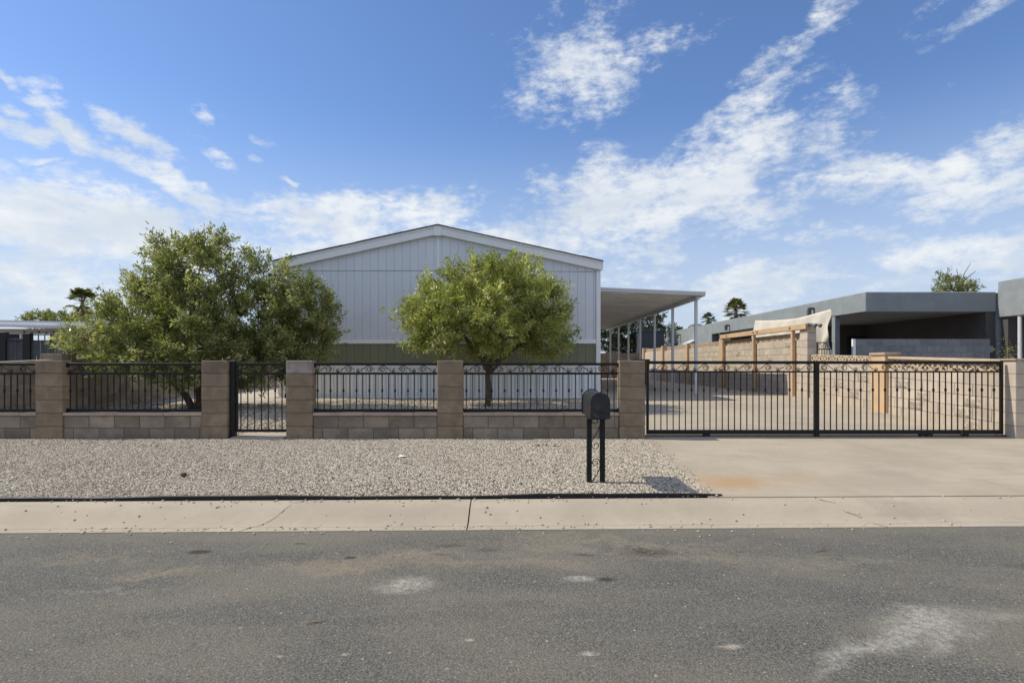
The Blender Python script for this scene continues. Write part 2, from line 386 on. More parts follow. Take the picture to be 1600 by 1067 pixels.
def gravel_ground():
    m, t, p = mat_new('gravel_bed')
    co = t.new('ShaderNodeNewGeometry').outputs['Position']
    vo = t.new('ShaderNodeTexVoronoi'); t.put(vo.inputs['Vector'], co); vo.inputs['Scale'].default_value = 38
    n = t.noise(co, 1.2, 5, .6)
    col = t.mix(vo.outputs['Color'], (.17, .145, .125), (.36, .31, .27))
    col = t.mix(t.mapr(n, .4, .7, 0, .5), col, (.22, .18, .145))
    t.put(p.inputs['Base Color'], col); p.inputs['Roughness'].default_value = .95
    bn = t.new('ShaderNodeBump'); bn.inputs['Strength'].default_value = 1.0; bn.inputs['Distance'].default_value = .015; bn.invert = True
    t.put(bn.inputs['Height'], vo.outputs['Distance']); t.put(p.inputs['Normal'], bn.outputs[0])
    return m
M['gravelbed'] = gravel_ground()
def stone_mat():
    m, t, p = mat_new('gravel_stone')
    r = t.new('ShaderNodeObjectInfo').outputs['Random']
    co = t.new('ShaderNodeNewGeometry').outputs['Position']
    cr = t.new('ShaderNodeValToRGB'); t.put(cr.inputs[0], r); e = cr.color_ramp.elements
    e[0].position = 0; e[0].color = (.17, .135, .105, 1); e[1].position = 1; e[1].color = (.72, .655, .55, 1)
    for pos, c in ((.22, (.36, .312, .24)), (.5, (.50, .435, .355)), (.8, (.58, .51, .42))):
        k = e.new(pos); k.color = c + (1,)
    col = t.mix(t.mapr(t.noise(co, .7, 4, .6), .4, .68, 0, .30), cr.outputs[0], (.42, .34, .265))
    t.put(p.inputs['Base Color'], col); p.inputs['Roughness'].default_value = .9; p.inputs['Specular IOR Level'].default_value = .25
    return m
M['stone'] = stone_mat()

# ---------------------------------------------------------------- setting: ground, street, curb, driveway
def sheet(name, xs, ys, zf, mat, skew=0.0, kind='structure', parent=None):
    v = []; f = []
    for y in ys:
        for x in xs: v.append((x, y + (skew * max(-60, min(60, x)) if name == 'street' or y < 5.5 else 0), zf(x, y)))
    n = len(xs)
    for j in range(len(ys) - 1):
        for i in range(n - 1): f.append((j * n + i, j * n + i + 1, (j + 1) * n + i + 1, (j + 1) * n + i))
    o = mesh_obj(name, v, f, mat, parent)
    return tag(o, kind=kind) if parent is None else o
def wob(x, y): return .012 * math.sin(x * 1.7 + y * .6) + .010 * math.sin(x * .63 - y * 2.1 + 1)
xs = [-160, -60, -30] + [-12 + .5 * i for i in range(49)] + [30, 60, 160]
sheet('ground', xs, [5.385, 5.43, 6.9, 7.2, 8.0, 8.9, 11, 13, 15, 16.5, 40, 150, 3000], lambda x, y: gz(y) + (wob(x, y) if 5.5 < y < 8.8 and x < 1.4 else 0) - (.05 if y < 5.4 else .012 if y < 5.5 else 0), M['gravelbed'], SK)
street = sheet('street', [-160, -30, -10, 0, 10, 30, 160], [-60, -8, 0, 2, 4, 4.9], lambda x, y: 0.0, M['asphalt'], SK)
# rolled kerb poured in slabs
PROF = [(4.84, -.10), (4.84, .006), (4.90, .010), (4.925, .012), (4.93, .005), (4.938, .013), (4.985, .019), (5.03, .032), (5.08, .050), (5.12, .067), (5.16, .084), (5.20, .100), (5.25, .114), (5.30, .124), (5.35, .129), (5.40, .131), (5.40, -.10)]
curb = empty('curb', (0, 0, 0)); curb['kind'] = 'structure'
cuts = [-40, -22, -13.6, -9.2, -5.4, -2.10, -.38, 3.05, 5.9, 9.6, 14, 22, 40]
slant = {-2.10: .34, 3.05: -.35}
for a, b in zip(cuts, cuts[1:]):
    v = []; n = len(PROF); jr = random.Random(int(a * 100))
    for x0, sgn in ((a, 1), (b, -1)):
        for (y, z) in PROF:
            g = .006 if x0 not in slant else .005 + .006 * abs(math.sin(y * 37))
            x = x0 + sgn * g + slant.get(x0, 0) * (y - 5.1) / .56 + (.022 * math.sin(y * 31 + x0) + .012 * math.sin(y * 71) if x0 in slant else 0)
            v.append((x, y + SK * x, z))
    f = [tuple(range(n)), tuple(range(2 * n - 1, n - 1, -1))] + [(i, n + i, n + (i + 1) % n, (i + 1) % n) for i in range(n)]
    MB().add(v, f).build('curb_slab', M['curb'], curb)
# driveway slabs: apron in front of the gate, then the run back under the carport
drv = empty('driveway', (0, 0, 0)); drv['kind'] = 'structure'
def slab(poly_xy, mat, parent, lift=.006, name='concrete_slab', rows=1):
    """poly: (xl0,xr0,y0,xl1,xr1,y1)"""
    xl0, xr0, y0, xl1, xr1, y1 = poly_xy; v = []; f = []
    ys = [y0] + [q for q in (8.9, 15.0, 16.5) if y0 + .05 < q < y1 - .05] + [y1]
    for y in ys:
        k = (y - y0) / (y1 - y0); xl = xl0 + (xl1 - xl0) * k; xr = xr0 + (xr1 - xr0) * k
        for x in (xl, xr):
            yy = y + (SK * x if y < 5.6 else 0)
            v += [(x, yy, gz(y) + lift), (x, yy, gz(y) - .15)]
    for i in range(len(ys) - 1):
        a = 4 * i; b = a + 4
        f += [(a, a + 2, b + 2, b), (a + 1, b + 1, b + 3, a + 3), (a, b, b + 1, a + 1), (a + 2, a + 3, b + 3, b + 2)]
    f += [(0, 1, 3, 2), (len(v) - 4, len(v) - 2, len(v) - 1, len(v) - 3)]
    return MB().add(v, f).build(name, mat, parent)
J = .006
slab((1.86, 5.0 - J, 5.404, 2.07, 5.0 - J, 9.0), M['drive'], drv)
slab((5.0 + J, 14.0, 5.404, 5.0 + J, 7.9, 9.0), M['drive'], drv)
for y0, y1 in ((9.0, 12.0), (12.0, 15.3), (15.3, 20), (20, 27), (27, 35)):
    slab((2.10, 4.95 - J, y0 + J, 2.10, 4.95 - J, y1 - J), M['drive'], drv)
    slab((4.95 + J, 7.80, y0 + J, 4.95 + J, 7.80, y1 - J), M['drive'], drv)
path = empty('garden_path', (0, 0, 0)); path['kind'] = 'structure'
slab((-8.6, -5.2, 13.6, -8.6, -3.6, 14.9), M['pad'], path, .02)
slab((-8.8, -6.2, 14.91, -8.8, -6.2, 30), M['pad'], path, .02)
slab((-4.33, -3.52, 8.86, -4.33, -3.52, 9.35), M['pad'], path, .03, 'threshold_slab')

# gravel: real stones scattered by geometry nodes
def gravel(name, poly_rows, dens, smin, smax, label, seed):
    v = []; f = []
    for (xl, xr, y) in poly_rows:
        for x in np.linspace(xl, xr, 24):
            y_ = y + (SK * x + .02 if y < 5.5 else 0)
            v.append((x, y_, gz(y_) + (wob(x, y) if 5.5 < y < 8.8 and x < 1.4 else 0) + .004))
    for j in range(len(poly_rows) - 1):
        for i in range(23): f.append((j * 24 + i, j * 24 + i + 1, (j + 1) * 24 + i + 1, (j + 1) * 24 + i))
    o = mesh_obj(name, v, f, M['stone']); tag(o, label, 'gravel', kind='stuff')
    ng = bpy.data.node_groups.new(name, 'GeometryNodeTree')
    ng.interface.new_socket('Geometry', in_out='INPUT', socket_type='NodeSocketGeometry')
    ng.interface.new_socket('Geometry', in_out='OUTPUT', socket_type='NodeSocketGeometry')
    N = ng.nodes; L = ng.links
    gi = N.new('NodeGroupInput'); go = N.new('NodeGroupOutput')
    dp = N.new('GeometryNodeDistributePointsOnFaces'); dp.inputs['Density'].default_value = dens; dp.inputs['Seed'].default_value = seed
    ico = N.new('GeometryNodeMeshIcoSphere'); ico.inputs['Radius'].default_value = 1.0; ico.inputs['Subdivisions'].default_value = 2
    pos = N.new('GeometryNodeInputPosition'); nz = N.new('ShaderNodeTexNoise'); nz.inputs['Scale'].default_value = 1.1
    sub = N.new('ShaderNodeVectorMath'); sub.operation = 'SUBTRACT'; sub.inputs[1].default_value = (.5, .5, .5)
    scl = N.new('ShaderNodeVectorMath'); scl.operation = 'SCALE'; scl.inputs['Scale'].default_value = 1.5
    sp = N.new('GeometryNodeSetPosition')
    L.new(pos.outputs[0], nz.inputs['Vector']); L.new(nz.outputs['Color'], sub.inputs[0]); L.new(sub.outputs[0], scl.inputs[0])
    L.new(ico.outputs[0], sp.inputs['Geometry']); L.new(scl.outputs[0], sp.inputs['Offset'])
    sm = N.new('GeometryNodeSetMaterial'); sm.inputs['Material'].default_value = M['stone']; L.new(sp.outputs[0], sm.inputs[0])
    ip = N.new('GeometryNodeInstanceOnPoints')
    rr = N.new('FunctionNodeRandomValue'); rr.data_type = 'FLOAT_VECTOR'; rr.inputs[0].default_value = (0, 0, 0); rr.inputs[1].default_value = (6.28, 6.28, 6.28)
    rs = N.new('FunctionNodeRandomValue'); rs.data_type = 'FLOAT_VECTOR'; rs.inputs[0].default_value = (smin, smin, smin * .6); rs.inputs[1].default_value = (smax, smax, smax * .75)
    rs.inputs['Seed'].default_value = 5
    L.new(gi.outputs[0], dp.inputs[0]); L.new(dp.outputs[0], ip.inputs['Points']); L.new(sm.outputs[0], ip.inputs['Instance'])
    L.new(rr.outputs[0], ip.inputs['Rotation']); L.new(rs.outputs[0], ip.inputs['Scale'])
    L.new(ip.outputs[0], go.inputs[0])
    md = o.modifiers.new('stones', 'NODES'); md.node_group = ng
    return o
gravel('gravel', [(-11, 1.90, 5.42), (-11, 1.93, 6.0), (-11, 1.96, 7.0), (-11, 2.0, 8.0), (-11, 2.04, 8.86)], 3500, .0075, .0155, 'pale crushed gravel strip between the fence and the kerb', 1)
gravel('yard_gravel', [(-9, 2.05, 9.1), (-9, 2.05, 11), (-9, 2.05, 13.5), (-3.4, 2.05, 14.95)], 700, .012, .028, 'crushed gravel in the yard behind the iron fence', 2)

# black edging strip along the gravel
eb = MB()
P = [(x, 5.425 + SK * x + .010 * math.sin(x * 1.3) + .005 * math.sin(x * 4.1), .128 + .007 * math.sin(x * 1.9) + .004 * math.sin(x * 5.3)) for x in np.arange(-12, 2.12, .35)]
for (a, b) in zip(P, P[1:]):
    eb.add([(a[0], a[1], .08), (b[0], b[1], .08), (b[0], b[1], b[2] + .024), (a[0], a[1], a[2] + .024), (a[0], a[1] + .018, .08), (b[0], b[1] + .018, .08), (b[0], b[1] + .018, b[2] + .024), (a[0], a[1] + .018, a[2] + .024)],
           [(0, 1, 2, 3), (5, 4, 7, 6), (3, 2, 6, 7), (0, 4, 5, 1)])
eb.tube([(p[0], p[1] + .009, p[2] + .026) for p in P], .013, 6)
tag(eb.build('garden_edging', M['plastic']), 'long black plastic edging strip between the gravel and the kerb', 'edging')

# ---------------------------------------------------------------- masonry
def block_mesh(name, sx, sy, sz, mat, c=.009):
    return MB().box(-sx / 2, sx / 2, -sy / 2, sy / 2, 0, sz, c).mesh(name, mat)
FD = 8.9                                              # depth of the fence line (pillar fronts)
PB = block_mesh('pillar_block', .405, .20, .198, M['block'])
PBP = block_mesh('pale_pillar_block', .405, .20, .198, M['block_pale'])
def pillar(xl, xr, label, d=FD, zb=None, n=6, pale=False, depth=.20):
    w = xr - xl; zb = .225 if zb is None else zb
    p = empty('block_pillar', ((xl + xr) / 2, d + depth / 2, zb), label, 'pillar', 'block pillars of the front fence')
    h = (1.452 - zb) / n
    for i in range(n):
        o = obj_of('block', PBP if pale and i == n - 1 else PB, p, (random.uniform(-.002, .002), random.uniform(-.002, .002), i * h + .003), scale=(w / .405, depth / .20, (h - .008) / .198))
    MB().box(-w / 2 + .012, w / 2 - .012, -depth / 2 + .012, depth / 2 - .006, -.12, n * h - .004).build('mortar_core', M['mortar'], p)
    return p
def fx(px): return X_(px, FD)
PIL = [(55, 97), (314.5, 355), (447, 488), (683, 723), (968, 1008)]
LBL = ['tan block pillar at the left, between two low planter walls', 'block pillar left of the narrow walk gate, holding its hinge post', 'block pillar with a whitish top right of the walk gate',
       'middle block pillar in front of the house between two fence panels', 'block pillar behind the mailbox at the left end of the rolling gate']
for (a, b), l in zip(PIL, LBL): pillar(fx(a), fx(b), l, pale='whitish' in l)
BLK = {}
def low_wall(xl, xr, label, d0=FD + .03, depth=.16):
    z0, z1 = .20, .600
    p = empty('planter_wall', ((xl + xr) / 2, d0 + depth / 2, 0), label, 'low wall', 'low planter walls under the iron fence')
    cx = (xl + xr) / 2; L = .392; hw = (xr - xl) / 2
    for r, (za, zb) in enumerate(((z0, .400), (.400, .592))):
        x = xl + (.0 if r else -.24)
        while x < xr - .01:
            a = max(x, xl); b = min(x + L, xr)
            if b - a > .03:
                MB().box(a - cx + .004, b - cx - .004, -depth / 2 + random.uniform(0, .003), depth / 2, za + .004, zb - .005, .006).build('block', M['wallblock'], p)
            x += L
    MB().box(-hw + .003, hw - .003, -depth / 2 + .014, depth / 2 - .007, .1, .590).build('mortar_core', M['mortar'], p)
    x = -hw
    k = 0
    while x < hw - .01:
        b = min(x + .78, hw)
        MB().box(x + .002, b - .002, -depth / 2 - .022, depth / 2 + .012, .593, .640 + (k % 2) * .003, .006).build('cap', M['cap'], p); x = b; k += 1
    return p
BAYS = [(fx(-130), fx(55)), (fx(97), fx(314.5)), (fx(488), fx(683)), (fx(723), fx(968))]
low_wall(*BAYS[0], 'low grey block planter wall at the far left edge')
low_wall(*BAYS[1], 'low block planter wall below the fence panel in front of the big left tree')
low_wall(*BAYS[2], 'low block planter wall between the walk gate pillar and the middle pillar')
low_wall(*BAYS[3], 'low block planter wall behind the mailbox')

# ---------------------------------------------------------------- iron work
def scroll_pts(flip=False, W=.30, H=.13):
    pts = []
    c2 = (.205, .064)
    small = []
    for i in range(15):
        k = i / 14; an = math.radians(-50 - 470 * k); r = .031 - .021 * k
        small.append((.033 + r * math.cos(an), .034 + r * math.sin(an)))
    pts += list(reversed(small))
    big = []
    for i in range(27):
        k = i / 26; an = math.radians(118 - 560 * k); r = .0645 - .046 * k ** .8
        big.append((c2[0] + r * math.cos(an) + .012 * k, c2[1] + r * math.sin(an)))
    pts += big
    if flip: pts = [(W - u, v) for u, v in pts]
    return [(u * W / .30, v * H / .13) for u, v in pts]
SCR = {}
def scroll(parent, x, z, flip, W, H, y=0):
    key = (flip, round(W, 3), round(H, 3))
    if key not in SCR:
        b = MB(); b.tube([(u, 0, v) for u, v in scroll_pts(flip, W, H)], .0058, 5, up=(0, 1, 0)); SCR[key] = b.mesh('scroll', M['iron'], True)
    return obj_of('scroll', SCR[key], parent, (x, y, z))
PK = {}
def picket(parent, x, z0, z1, knuckle=None, w=.0135):
    h = round(z1 - z0, 3)
    if (h, w) not in PK: PK[(h, w)] = MB().box(-w / 2, w / 2, -w / 2, w / 2, 0, h).mesh('picket', M['iron'])
    o = obj_of('picket', PK[(h, w)], parent, (x, 0, z0))
    if knuckle is not None:
        if 'k' not in PK:
            b = MB(); b.sphere((0, 0, 0), .0185, 8, 6, 1.0); b.box(-.011, .011, -.011, .011, -.024, .024); PK['k'] = b.mesh('knuckle', M['iron'], False)
        obj_of('knuckle', PK['k'], o, (0, 0, knuckle - z0))
    return o
def bar(parent, name, x0, x1, z0, z1, t=.04):
    return MB().box(x0, x1, -t / 2, t / 2, z0, z1, .003).build(name, M['iron'], parent)
ZT, ZM, ZB = 1.412, 1.262, .690                        # rail tops
def fence_panel(xl, xr, label, mirrored=None, d=FD + .11):
    w = xr - xl - .012; cx = (xl + xr) / 2
    p = empty('iron_fence_panel', (cx, d, 0), label, 'fence panel', 'iron fence panels between the pillars')
    a, b = -w / 2, w / 2
    bar(p, 'top_rail', a, b, ZT - .042, ZT); bar(p, 'middle_rail', a, b, ZM - .034, ZM, .034); bar(p, 'bottom_rail', a, b, ZB - .045, ZB, .036)
    n = max(3, round(w / .0993)); s = w / n
    for i in range(n):
        picket(p, a + s * (i + .5) - .01, ZB - .004, ZM - .03, .978 if i % 2 == 0 else None)
    H = ZT - .042 - ZM
    k = max(1, int(w // .306)); W = w / k
    for i in range(k):
        fl = i >= k / 2 if mirrored is None else mirrored
        scroll(p, a + i * W + (.0), ZM, fl, min(W, .30), H)
    for sx, zz in ((a + .004, ZT - .03), (b - .004, ZT - .03), (a + .004, ZB - .02), (b - .004, ZB - .02)):
        MB().box(sx - .006, sx + .006, -.032, .032, zz - .04, zz + .03).build('bracket', M['iron'], p)
    return p
fence_panel(*BAYS[0], 'black iron fence panel at the far left edge', True)
fence_panel(*BAYS[1], 'black scrolled iron fence panel in front of the big left tree')
fence_panel(*BAYS[2], 'black scrolled iron fence panel between walk gate pillar and middle pillar')
fence_panel(*BAYS[3], 'black scrolled iron fence panel behind the mailbox')
# walk gate
xl, xr = fx(355), fx(447)
g = empty('walk_gate', (xl, FD + .10, 0), 'narrow black iron walk gate with thick hinge post, between two pillars', 'gate')
w = xr - xl
MB().box(.006, .085, -.04, .04, .22, 1.44, .004).build('hinge_post', M['iron'], g)
bar(g, 'top_rail', .115, w - .012, ZT - .042, ZT); bar(g, 'middle_rail', .115, w - .012, ZM - .034, ZM, .034); bar(g, 'bottom_rail', .115, w - .012, .335, .375, .034)
MB().box(.092, .118, -.018, .018, .335, ZT, .002).build('gate_stile', M['iron'], g)
MB().box(w - .034, w - .010, -.018, .018, .335, ZT, .002).build('gate_stile', M['iron'], g)
for i in range(7):
    picket(g, .165 + i * (w - .235) / 6.3, .37, ZM - .03, .978 if i % 2 == 1 else None)
scroll(g, .13, ZM, False, .30, ZT - .042 - ZM); scroll(g, w - .34, ZM, True, .30, ZT - .042 - ZM)
b = MB(); b.tube([(w / 2 + .05 + .017 * math.cos(q), 0, ZM + .055 + .017 * math.sin(q)) for q in np.linspace(0, 6.283, 13)], .005, 5); b.build('ring', M['iron'], g)
for zz in (.45, .84, 1.25): MB().tube([(.089, -.01, zz - .04), (.089, -.01, zz + .04)], .012, 8).build('hinge', M['iron'], g)
MB().box(w - .05, w - .006, -.035, .03, .86, .93, .003).build('latch', M['iron'], g)
# rolling gate
GD = FD + .20
g = empty('rolling_gate', (0, GD, 0), 'long black iron rolling gate across the driveway', 'gate')
xa, xb, xm = X_(1010, GD), X_(1566, GD), X_(1275.5, GD)
zt, zm, zb = Z_(564, GD), Z_(579.5, GD), Z_(671.5, GD)
bar(g, 'top_rail', xa, xb, zt - .048, zt, .05); bar(g, 'middle_rail', xa, xb, zm - .026, zm, .03)
bar(g, 'bottom_rail', xa, xb, zb - .068, zb, .05)
MB().box(xa, xa + .035, -.021, .021, zb, zt - .05).build('gate_stile', M['iron'], g); MB().box(xb - .035, xb, -.021, .021, zb, zt - .05).build('gate_stile', M['iron'], g)
MB().box(xm - .032, xm + .032, -.034, .034, zb - .11, zt + .002, .003).build('centre_post', M['iron'], g)
n1 = 26
for (a, b2, n, off) in ((xa + .035, xm - .032, 27, 1), (xm + .032, xb - .035, 30, 1)):
    s = (b2 - a) / n
    for i in range(n):
        if i == 0: continue
        picket(g, a + s * i, round(zb - .004, 3), round(zm - .02, 3), .985 if i % 2 == off else None)
H = zt - .048 - zm
wl = xm - .032 - (xa + .035); k = 8
for i in range(k): scroll(g, xa + .075 + i * wl / k, zm, False, .295, H)
wl = xb - .035 - (xm + .032); k = 9
for i in range(k): scroll(g, xm + .045 + i * wl / k, zm, True, .295, H)
def wheel(px):
    x = X_(px, GD)
    t_ = MB(); t_.tube([(x, -.02, zb - .095), (x, .02, zb - .095)], .05, 18)
    o = t_.build('wheel', M['iron'], g)
    MB().box(x - .055, x + .055, -.03, -.022, zb - .10, zb - .06).build('axle_plate', M['iron'], o)
    MB().tube([(x, -.036, zb - .095), (x, -.02, zb - .095)], .012, 8).build('hub', M['steel'], o)
wheel(1103); wheel(1440); wheel(1450); wheel(1506)
b = MB(); x = X_(1503, GD)
for i in range(7):
    c = (x - .045 + .006 * math.sin(i * 2), -.05, zb - .02 - i * .024)
    b.tube([(c[0] + (.010 * math.cos(q) if i % 2 else 0), c[1] + (0 if i % 2 else .010 * math.cos(q)), c[2] + .017 * math.sin(q)) for q in np.linspace(0, 6.283, 9)], .0035, 5)
b.build('chain', M['steel'], g)
tr = MB(); tr.box(X_(1008, GD), X_(1572, GD), GD - .022, GD + .022, gz(GD) + .010, gz(GD) + .024); tr.tube([(X_(1008, GD), GD, gz(GD) + .026), (X_(1572, GD), GD, gz(GD) + .026)], .011, 8)
tag(tr.build('gate_track', M['steel']), 'thin steel ground track under the rolling gate', 'track')

# ---------------------------------------------------------------- right boundary walls
WX = 7.80
def breeze_mesh():
    b = MB(); L, H, T = .392, .194, .06; t = .024
    b.box(-T / 2, T / 2, 0, L, 0, t); b.box(-T / 2, T / 2, 0, L, H - t, H)
    b.box(-T / 2, T / 2, 0, t, t, H - t); b.box(-T / 2, T / 2, L - t, L, t, H - t)
    def strut(p, q, w=.034):
        p = Vector((0,) + p); q = Vector((0,) + q); dv = (q - p).normalized(); nn = Vector((0, -dv.z, dv.y)) * w / 2
        v = []
        for xx in (-T / 2 + .004, T / 2 - .004):
            for c in (p - nn, p + nn, q + nn, q - nn): v.append((xx, c.y, c.z))
        b.add(v, [(0, 1, 2, 3), (7, 6, 5, 4), (0, 4, 5, 1), (1, 5, 6, 2), (2, 6, 7, 3), (3, 7, 4, 0)])
    m = (L / 2, H / 2)
    for c in ((t, t), (L - t, t), (t, H - t), (L - t, H - t)):
        strut(c, (m[0] + (-.04 if c[0] < m[0] else .04), m[1]))
    for s in (-1, 1):
        strut((m[0] - .045, m[1]), (m[0], m[1] + s * .072), .026); strut((m[0] + .045, m[1]), (m[0], m[1] + s * .072), .026)
    return b.mesh('lattice_block', M['lattice'])
BRZ = breeze_mesh()
WB = MB().box(-.075, .075, .004, .388, .003, .190, .004).mesh('wall_block', M['tanblock'])
WBH = MB().box(-.075, .075, .004, .192, .003, .190, .004).mesh('wall_half_block', M['tanblock'])
def split_mesh(seed):
    rnd = random.Random(seed); v = []; f = []; ny, nz = 9, 5
    for j in range(nz):
        for i in range(ny):
            e = i in (0, ny - 1) or j in (0, nz - 1)
            v.append((-.072 if e else -.080 - rnd.uniform(0, .022), .004 + .384 * i / (ny - 1), .003 + .187 * j / (nz - 1)))
    for j in range(nz - 1):
        for i in range(ny - 1): f.append((j * ny + i, (j + 1) * ny + i, (j + 1) * ny + i + 1, j * ny + i + 1))
    b = MB().add(v, f); b.box(-.072, .075, .004, .388, .003, .190); return b.mesh('split_face_block', M['splitblock'], fix=False)
SPL = [split_mesh(i) for i in range(3)]
def wall_run(parent, y0, y1, zbase, rows, slope=0.0, lattice=True, rnd=random.Random(3), splits=()):
    """blocks along +Y at X = WX, courses follow the slope of the ground"""
    n = int(round((y1 - y0) / .392)); sc = (y1 - y0) / (n * .392)
    def place(me, yl, z, name='block'):
        o = obj_of(name, me, parent, (WX + .075 + rnd.uniform(-.0025, .0025), yl, z + slope * (yl - y0)))
        o.scale = (1, sc, 1); o.rotation_euler = (math.atan(slope), 0, 0)
    for r in range(rows):
        z = zbase + r * .195
        for i in range(n + (1 if r % 2 else 0)):
            if r % 2 == 0: yl, me = y0 + i * .392 * sc, WB
            else:
                yl = y0 + (i * .392 - .196) * sc; me = WB
                if i == 0: yl = y0; me = WBH
                elif i == n: me = WBH
            if me is WB and (r, i) in splits: me = SPL[(r + i) % 3]
            place(me, yl, z)
    zt = zbase + rows * .195
    v = [(WX + .008, y0 + .01, zbase - .2), (WX + .142, y0 + .01, zbase - .2), (WX + .142, y1 - .01, zbase - .2 + slope * (y1 - y0)), (WX + .008, y1 - .01, zbase - .2 + slope * (y1 - y0))]
    hh = rows * .195 + .198
    v += [(a, b_, c + hh) for a, b_, c in v]
    MB().add(v, [(0, 1, 2, 3), (7, 6, 5, 4), (0, 4, 5, 1), (1, 5, 6, 2), (2, 6, 7, 3), (3, 7, 4, 0)]).build('mortar_core', M['mortar'], parent)
    if lattice:
        for i in range(n): place(BRZ, y0 + i * .392 * sc, zt, 'lattice_block')
        zt += .195
    return zt
def yw(px): return WX * F / (px - CX)
SL = .0290
lw = empty('low_boundary_wall', (0, 0, 0), 'low tan block wall with lattice top running back from the rolling gate', 'block wall')
P1 = yw(1388); P2 = yw(1366)
za = .251
wall_run(lw, 9.17, P1, za, 5, SL, True, splits=((1, 2), (2, 4), (1, 5), (0, 1), (3, 6), (2, 1)))
wall_run(lw, P2, 15.09, za + .045 + SL * (P2 - 9.17), 5, SL, True, splits=((3, 1), (4, 3), (2, 3), (4, 5), (1, 2)))
for (ya, yb) in ((9.17, P1),):
    z0 = za + 6 * .195 + SL * (ya - 9.17) + .001; z1 = za + 6 * .195 + SL * (yb - 9.17) + .001
    v = [(WX - .03, ya, z0), (WX + .18, ya, z0), (WX + .18, yb, z1), (WX - .03, yb, z1)]; v += [(a, b_, c + .045) for a, b_, c in v]
    MB().add(v, [(3, 2, 1, 0), (4, 5, 6, 7), (0, 1, 5, 4), (1, 2, 6, 5), (2, 3, 7, 6), (3, 0, 4, 7)]).build('cap', M['lattice'], lw)
zc = za + SL * (P1 - 9.17)
MB().box(WX - .07, WX + .22, P1 + .002, P2 - .002, zc - .2, zc + 1.24, .006).build('pilaster', M['tanpaint'], lw)
MB().box(WX - .10, WX + .25, P1 - .03, P2 + .03, zc + 1.242, zc + 1.30, .008).build('pilaster_cap', M['cap'], lw)
# end pillar at the gate
p = empty('end_pillar', (WX + .2, FD + .02, 0), 'tan block pillar at the right end of the rolling gate', 'pillar')
for i in range(6):
    MB().box(-.2, .22, 0, .24, .225 + i * .203 + .003, .225 + (i + 1) * .203 - .003, .006).build('block', M['tanblock'], p)
MB().box(-.193, .213, .007, .233, .1, 1.44).build('mortar_core', M['mortar'], p)
MB().box(-.225, .245, -.02, .262, 1.445, 1.478, .006).build('cap', M['cap'], p)
ew = empty('street_side_wall', (WX + .43, FD + .07, 0), 'shaded block wall at the right edge beside the end pillar', 'block wall')
for r in range(6):
    x = -.0 if r % 2 else -.2
    while x < 6:
        a = max(0, x)
        MB().box(a + .004, x + .388, 0, .15, .225 + r * .195 + .003, .225 + (r + 1) * .195 - .003, .004).build('block', M['wallblock'], ew); x += .392
MB().box(.005, 6, .008, .142, .1, 1.385).build('mortar_core', M['mortar'], ew)
# tall wall
tw = empty('tall_boundary_wall', (0, 0, 0), 'tall weathered tan block wall with lattice top and tan pilasters beside the carport', 'block wall')
ZT0 = 1.40 + .84                                        # top of lattice
nrow = 8; zb0 = ZT0 - .195 - nrow * .195
secs = [(15.51, 21.2), (21.45, 25.35), (25.6, 29.5), (29.75, 33.8)]
wall_run(tw, *secs[0], zb0, nrow, 0, True, splits=((7, 2), (4, 8), (5, 5), (6, 11), (3, 3)))
wall_run(tw, *secs[1], zb0, nrow, 0, True)
for (ya, yb) in secs[2:]:
    b = MB()
    b.box(WX + .006, WX + .144, ya, yb, zb0 - .1, ZT0 - .197)
    n = int((yb - ya) / .392)
    for r in range(nrow):
        for i in range(n + 1):
            y_ = ya + i * .392 - (.196 if r % 2 else 0)
            b.box(WX, WX + .15, max(ya, y_ + .004), min(yb, y_ + .388), zb0 + r * .195 + .003, zb0 + r * .195 + .19)
    tag(b.build('far_blocks', M['tanblock'], tw), kind='stuff')
    for i in range(n): obj_of('lattice_block', BRZ, tw, (WX + .075, ya + i * .392, ZT0 - .195))
for ya, yb in ((21.2, 21.45), (25.35, 25.6), (29.5, 29.75), (33.8, 34.05)):
    MB().box(WX - .10, WX + .25, ya + .002, yb - .002, .4, ZT0 + .06, .008).build('pilaster', M['tanpaint'], tw)
# big block pillar at the front of the tall wall
p = empty('tall_pillar', (WX + .06, 15.10, 0), 'tall tan block pillar where the low wall meets the tall wall', 'pillar')
for i in range(10):
    MB().box(-.12, .12, 0, .395, .49 + i * .19 + .003, .49 + (i + 1) * .19 - .003, .006).build('block', M['tanblock'], p)
MB().box(-.113, .113, .007, .388, .3, 2.38).build('mortar_core', M['mortar'], p)
# timber frame in front of the wall
fr = empty('timber_frame', (WX - .115, 15.0, 0), 'tan painted timber posts and beam standing against the tall block wall', 'timber frame')
for yy in (15.80, 18.35, 21.05):
    MB().box(0, .09, yy - 15.0, yy - 14.90, .48, 2.30, .006).build('post', M['tanpaint'], fr)
MB().box(-.02, .11, .05, 3.15, 2.305, 2.45, .006).build('beam', M['tanpaint'], fr); MB().box(-.02, .11, 3.16, 6.25, 2.305, 2.45, .006).build('beam', M['tanpaint'], fr)
for yy in (.9, 3.0, 3.3, 5.6): MB().tube([(-.035, yy, 2.38), (-.018, yy, 2.38)], .03, 8).build('bolt', M['dark'], fr)
p = empty('floodlight', (WX - .08, 15.02, 2.40), 'small twin floodlight on the near end of the timber beam', 'lamp')
MB().box(-.03, .07, -.05, .03, -.03, .05, .005).build('junction_box', M['lamp'], p)
for s in (0, .13): MB().tube([(.02 + s, -.05, .02), (.07 + s, -.13, .0), (.10 + s, -.19, -.03)], [.02, .035, .055], 10).build('lamp_head', M['lamp'], p)

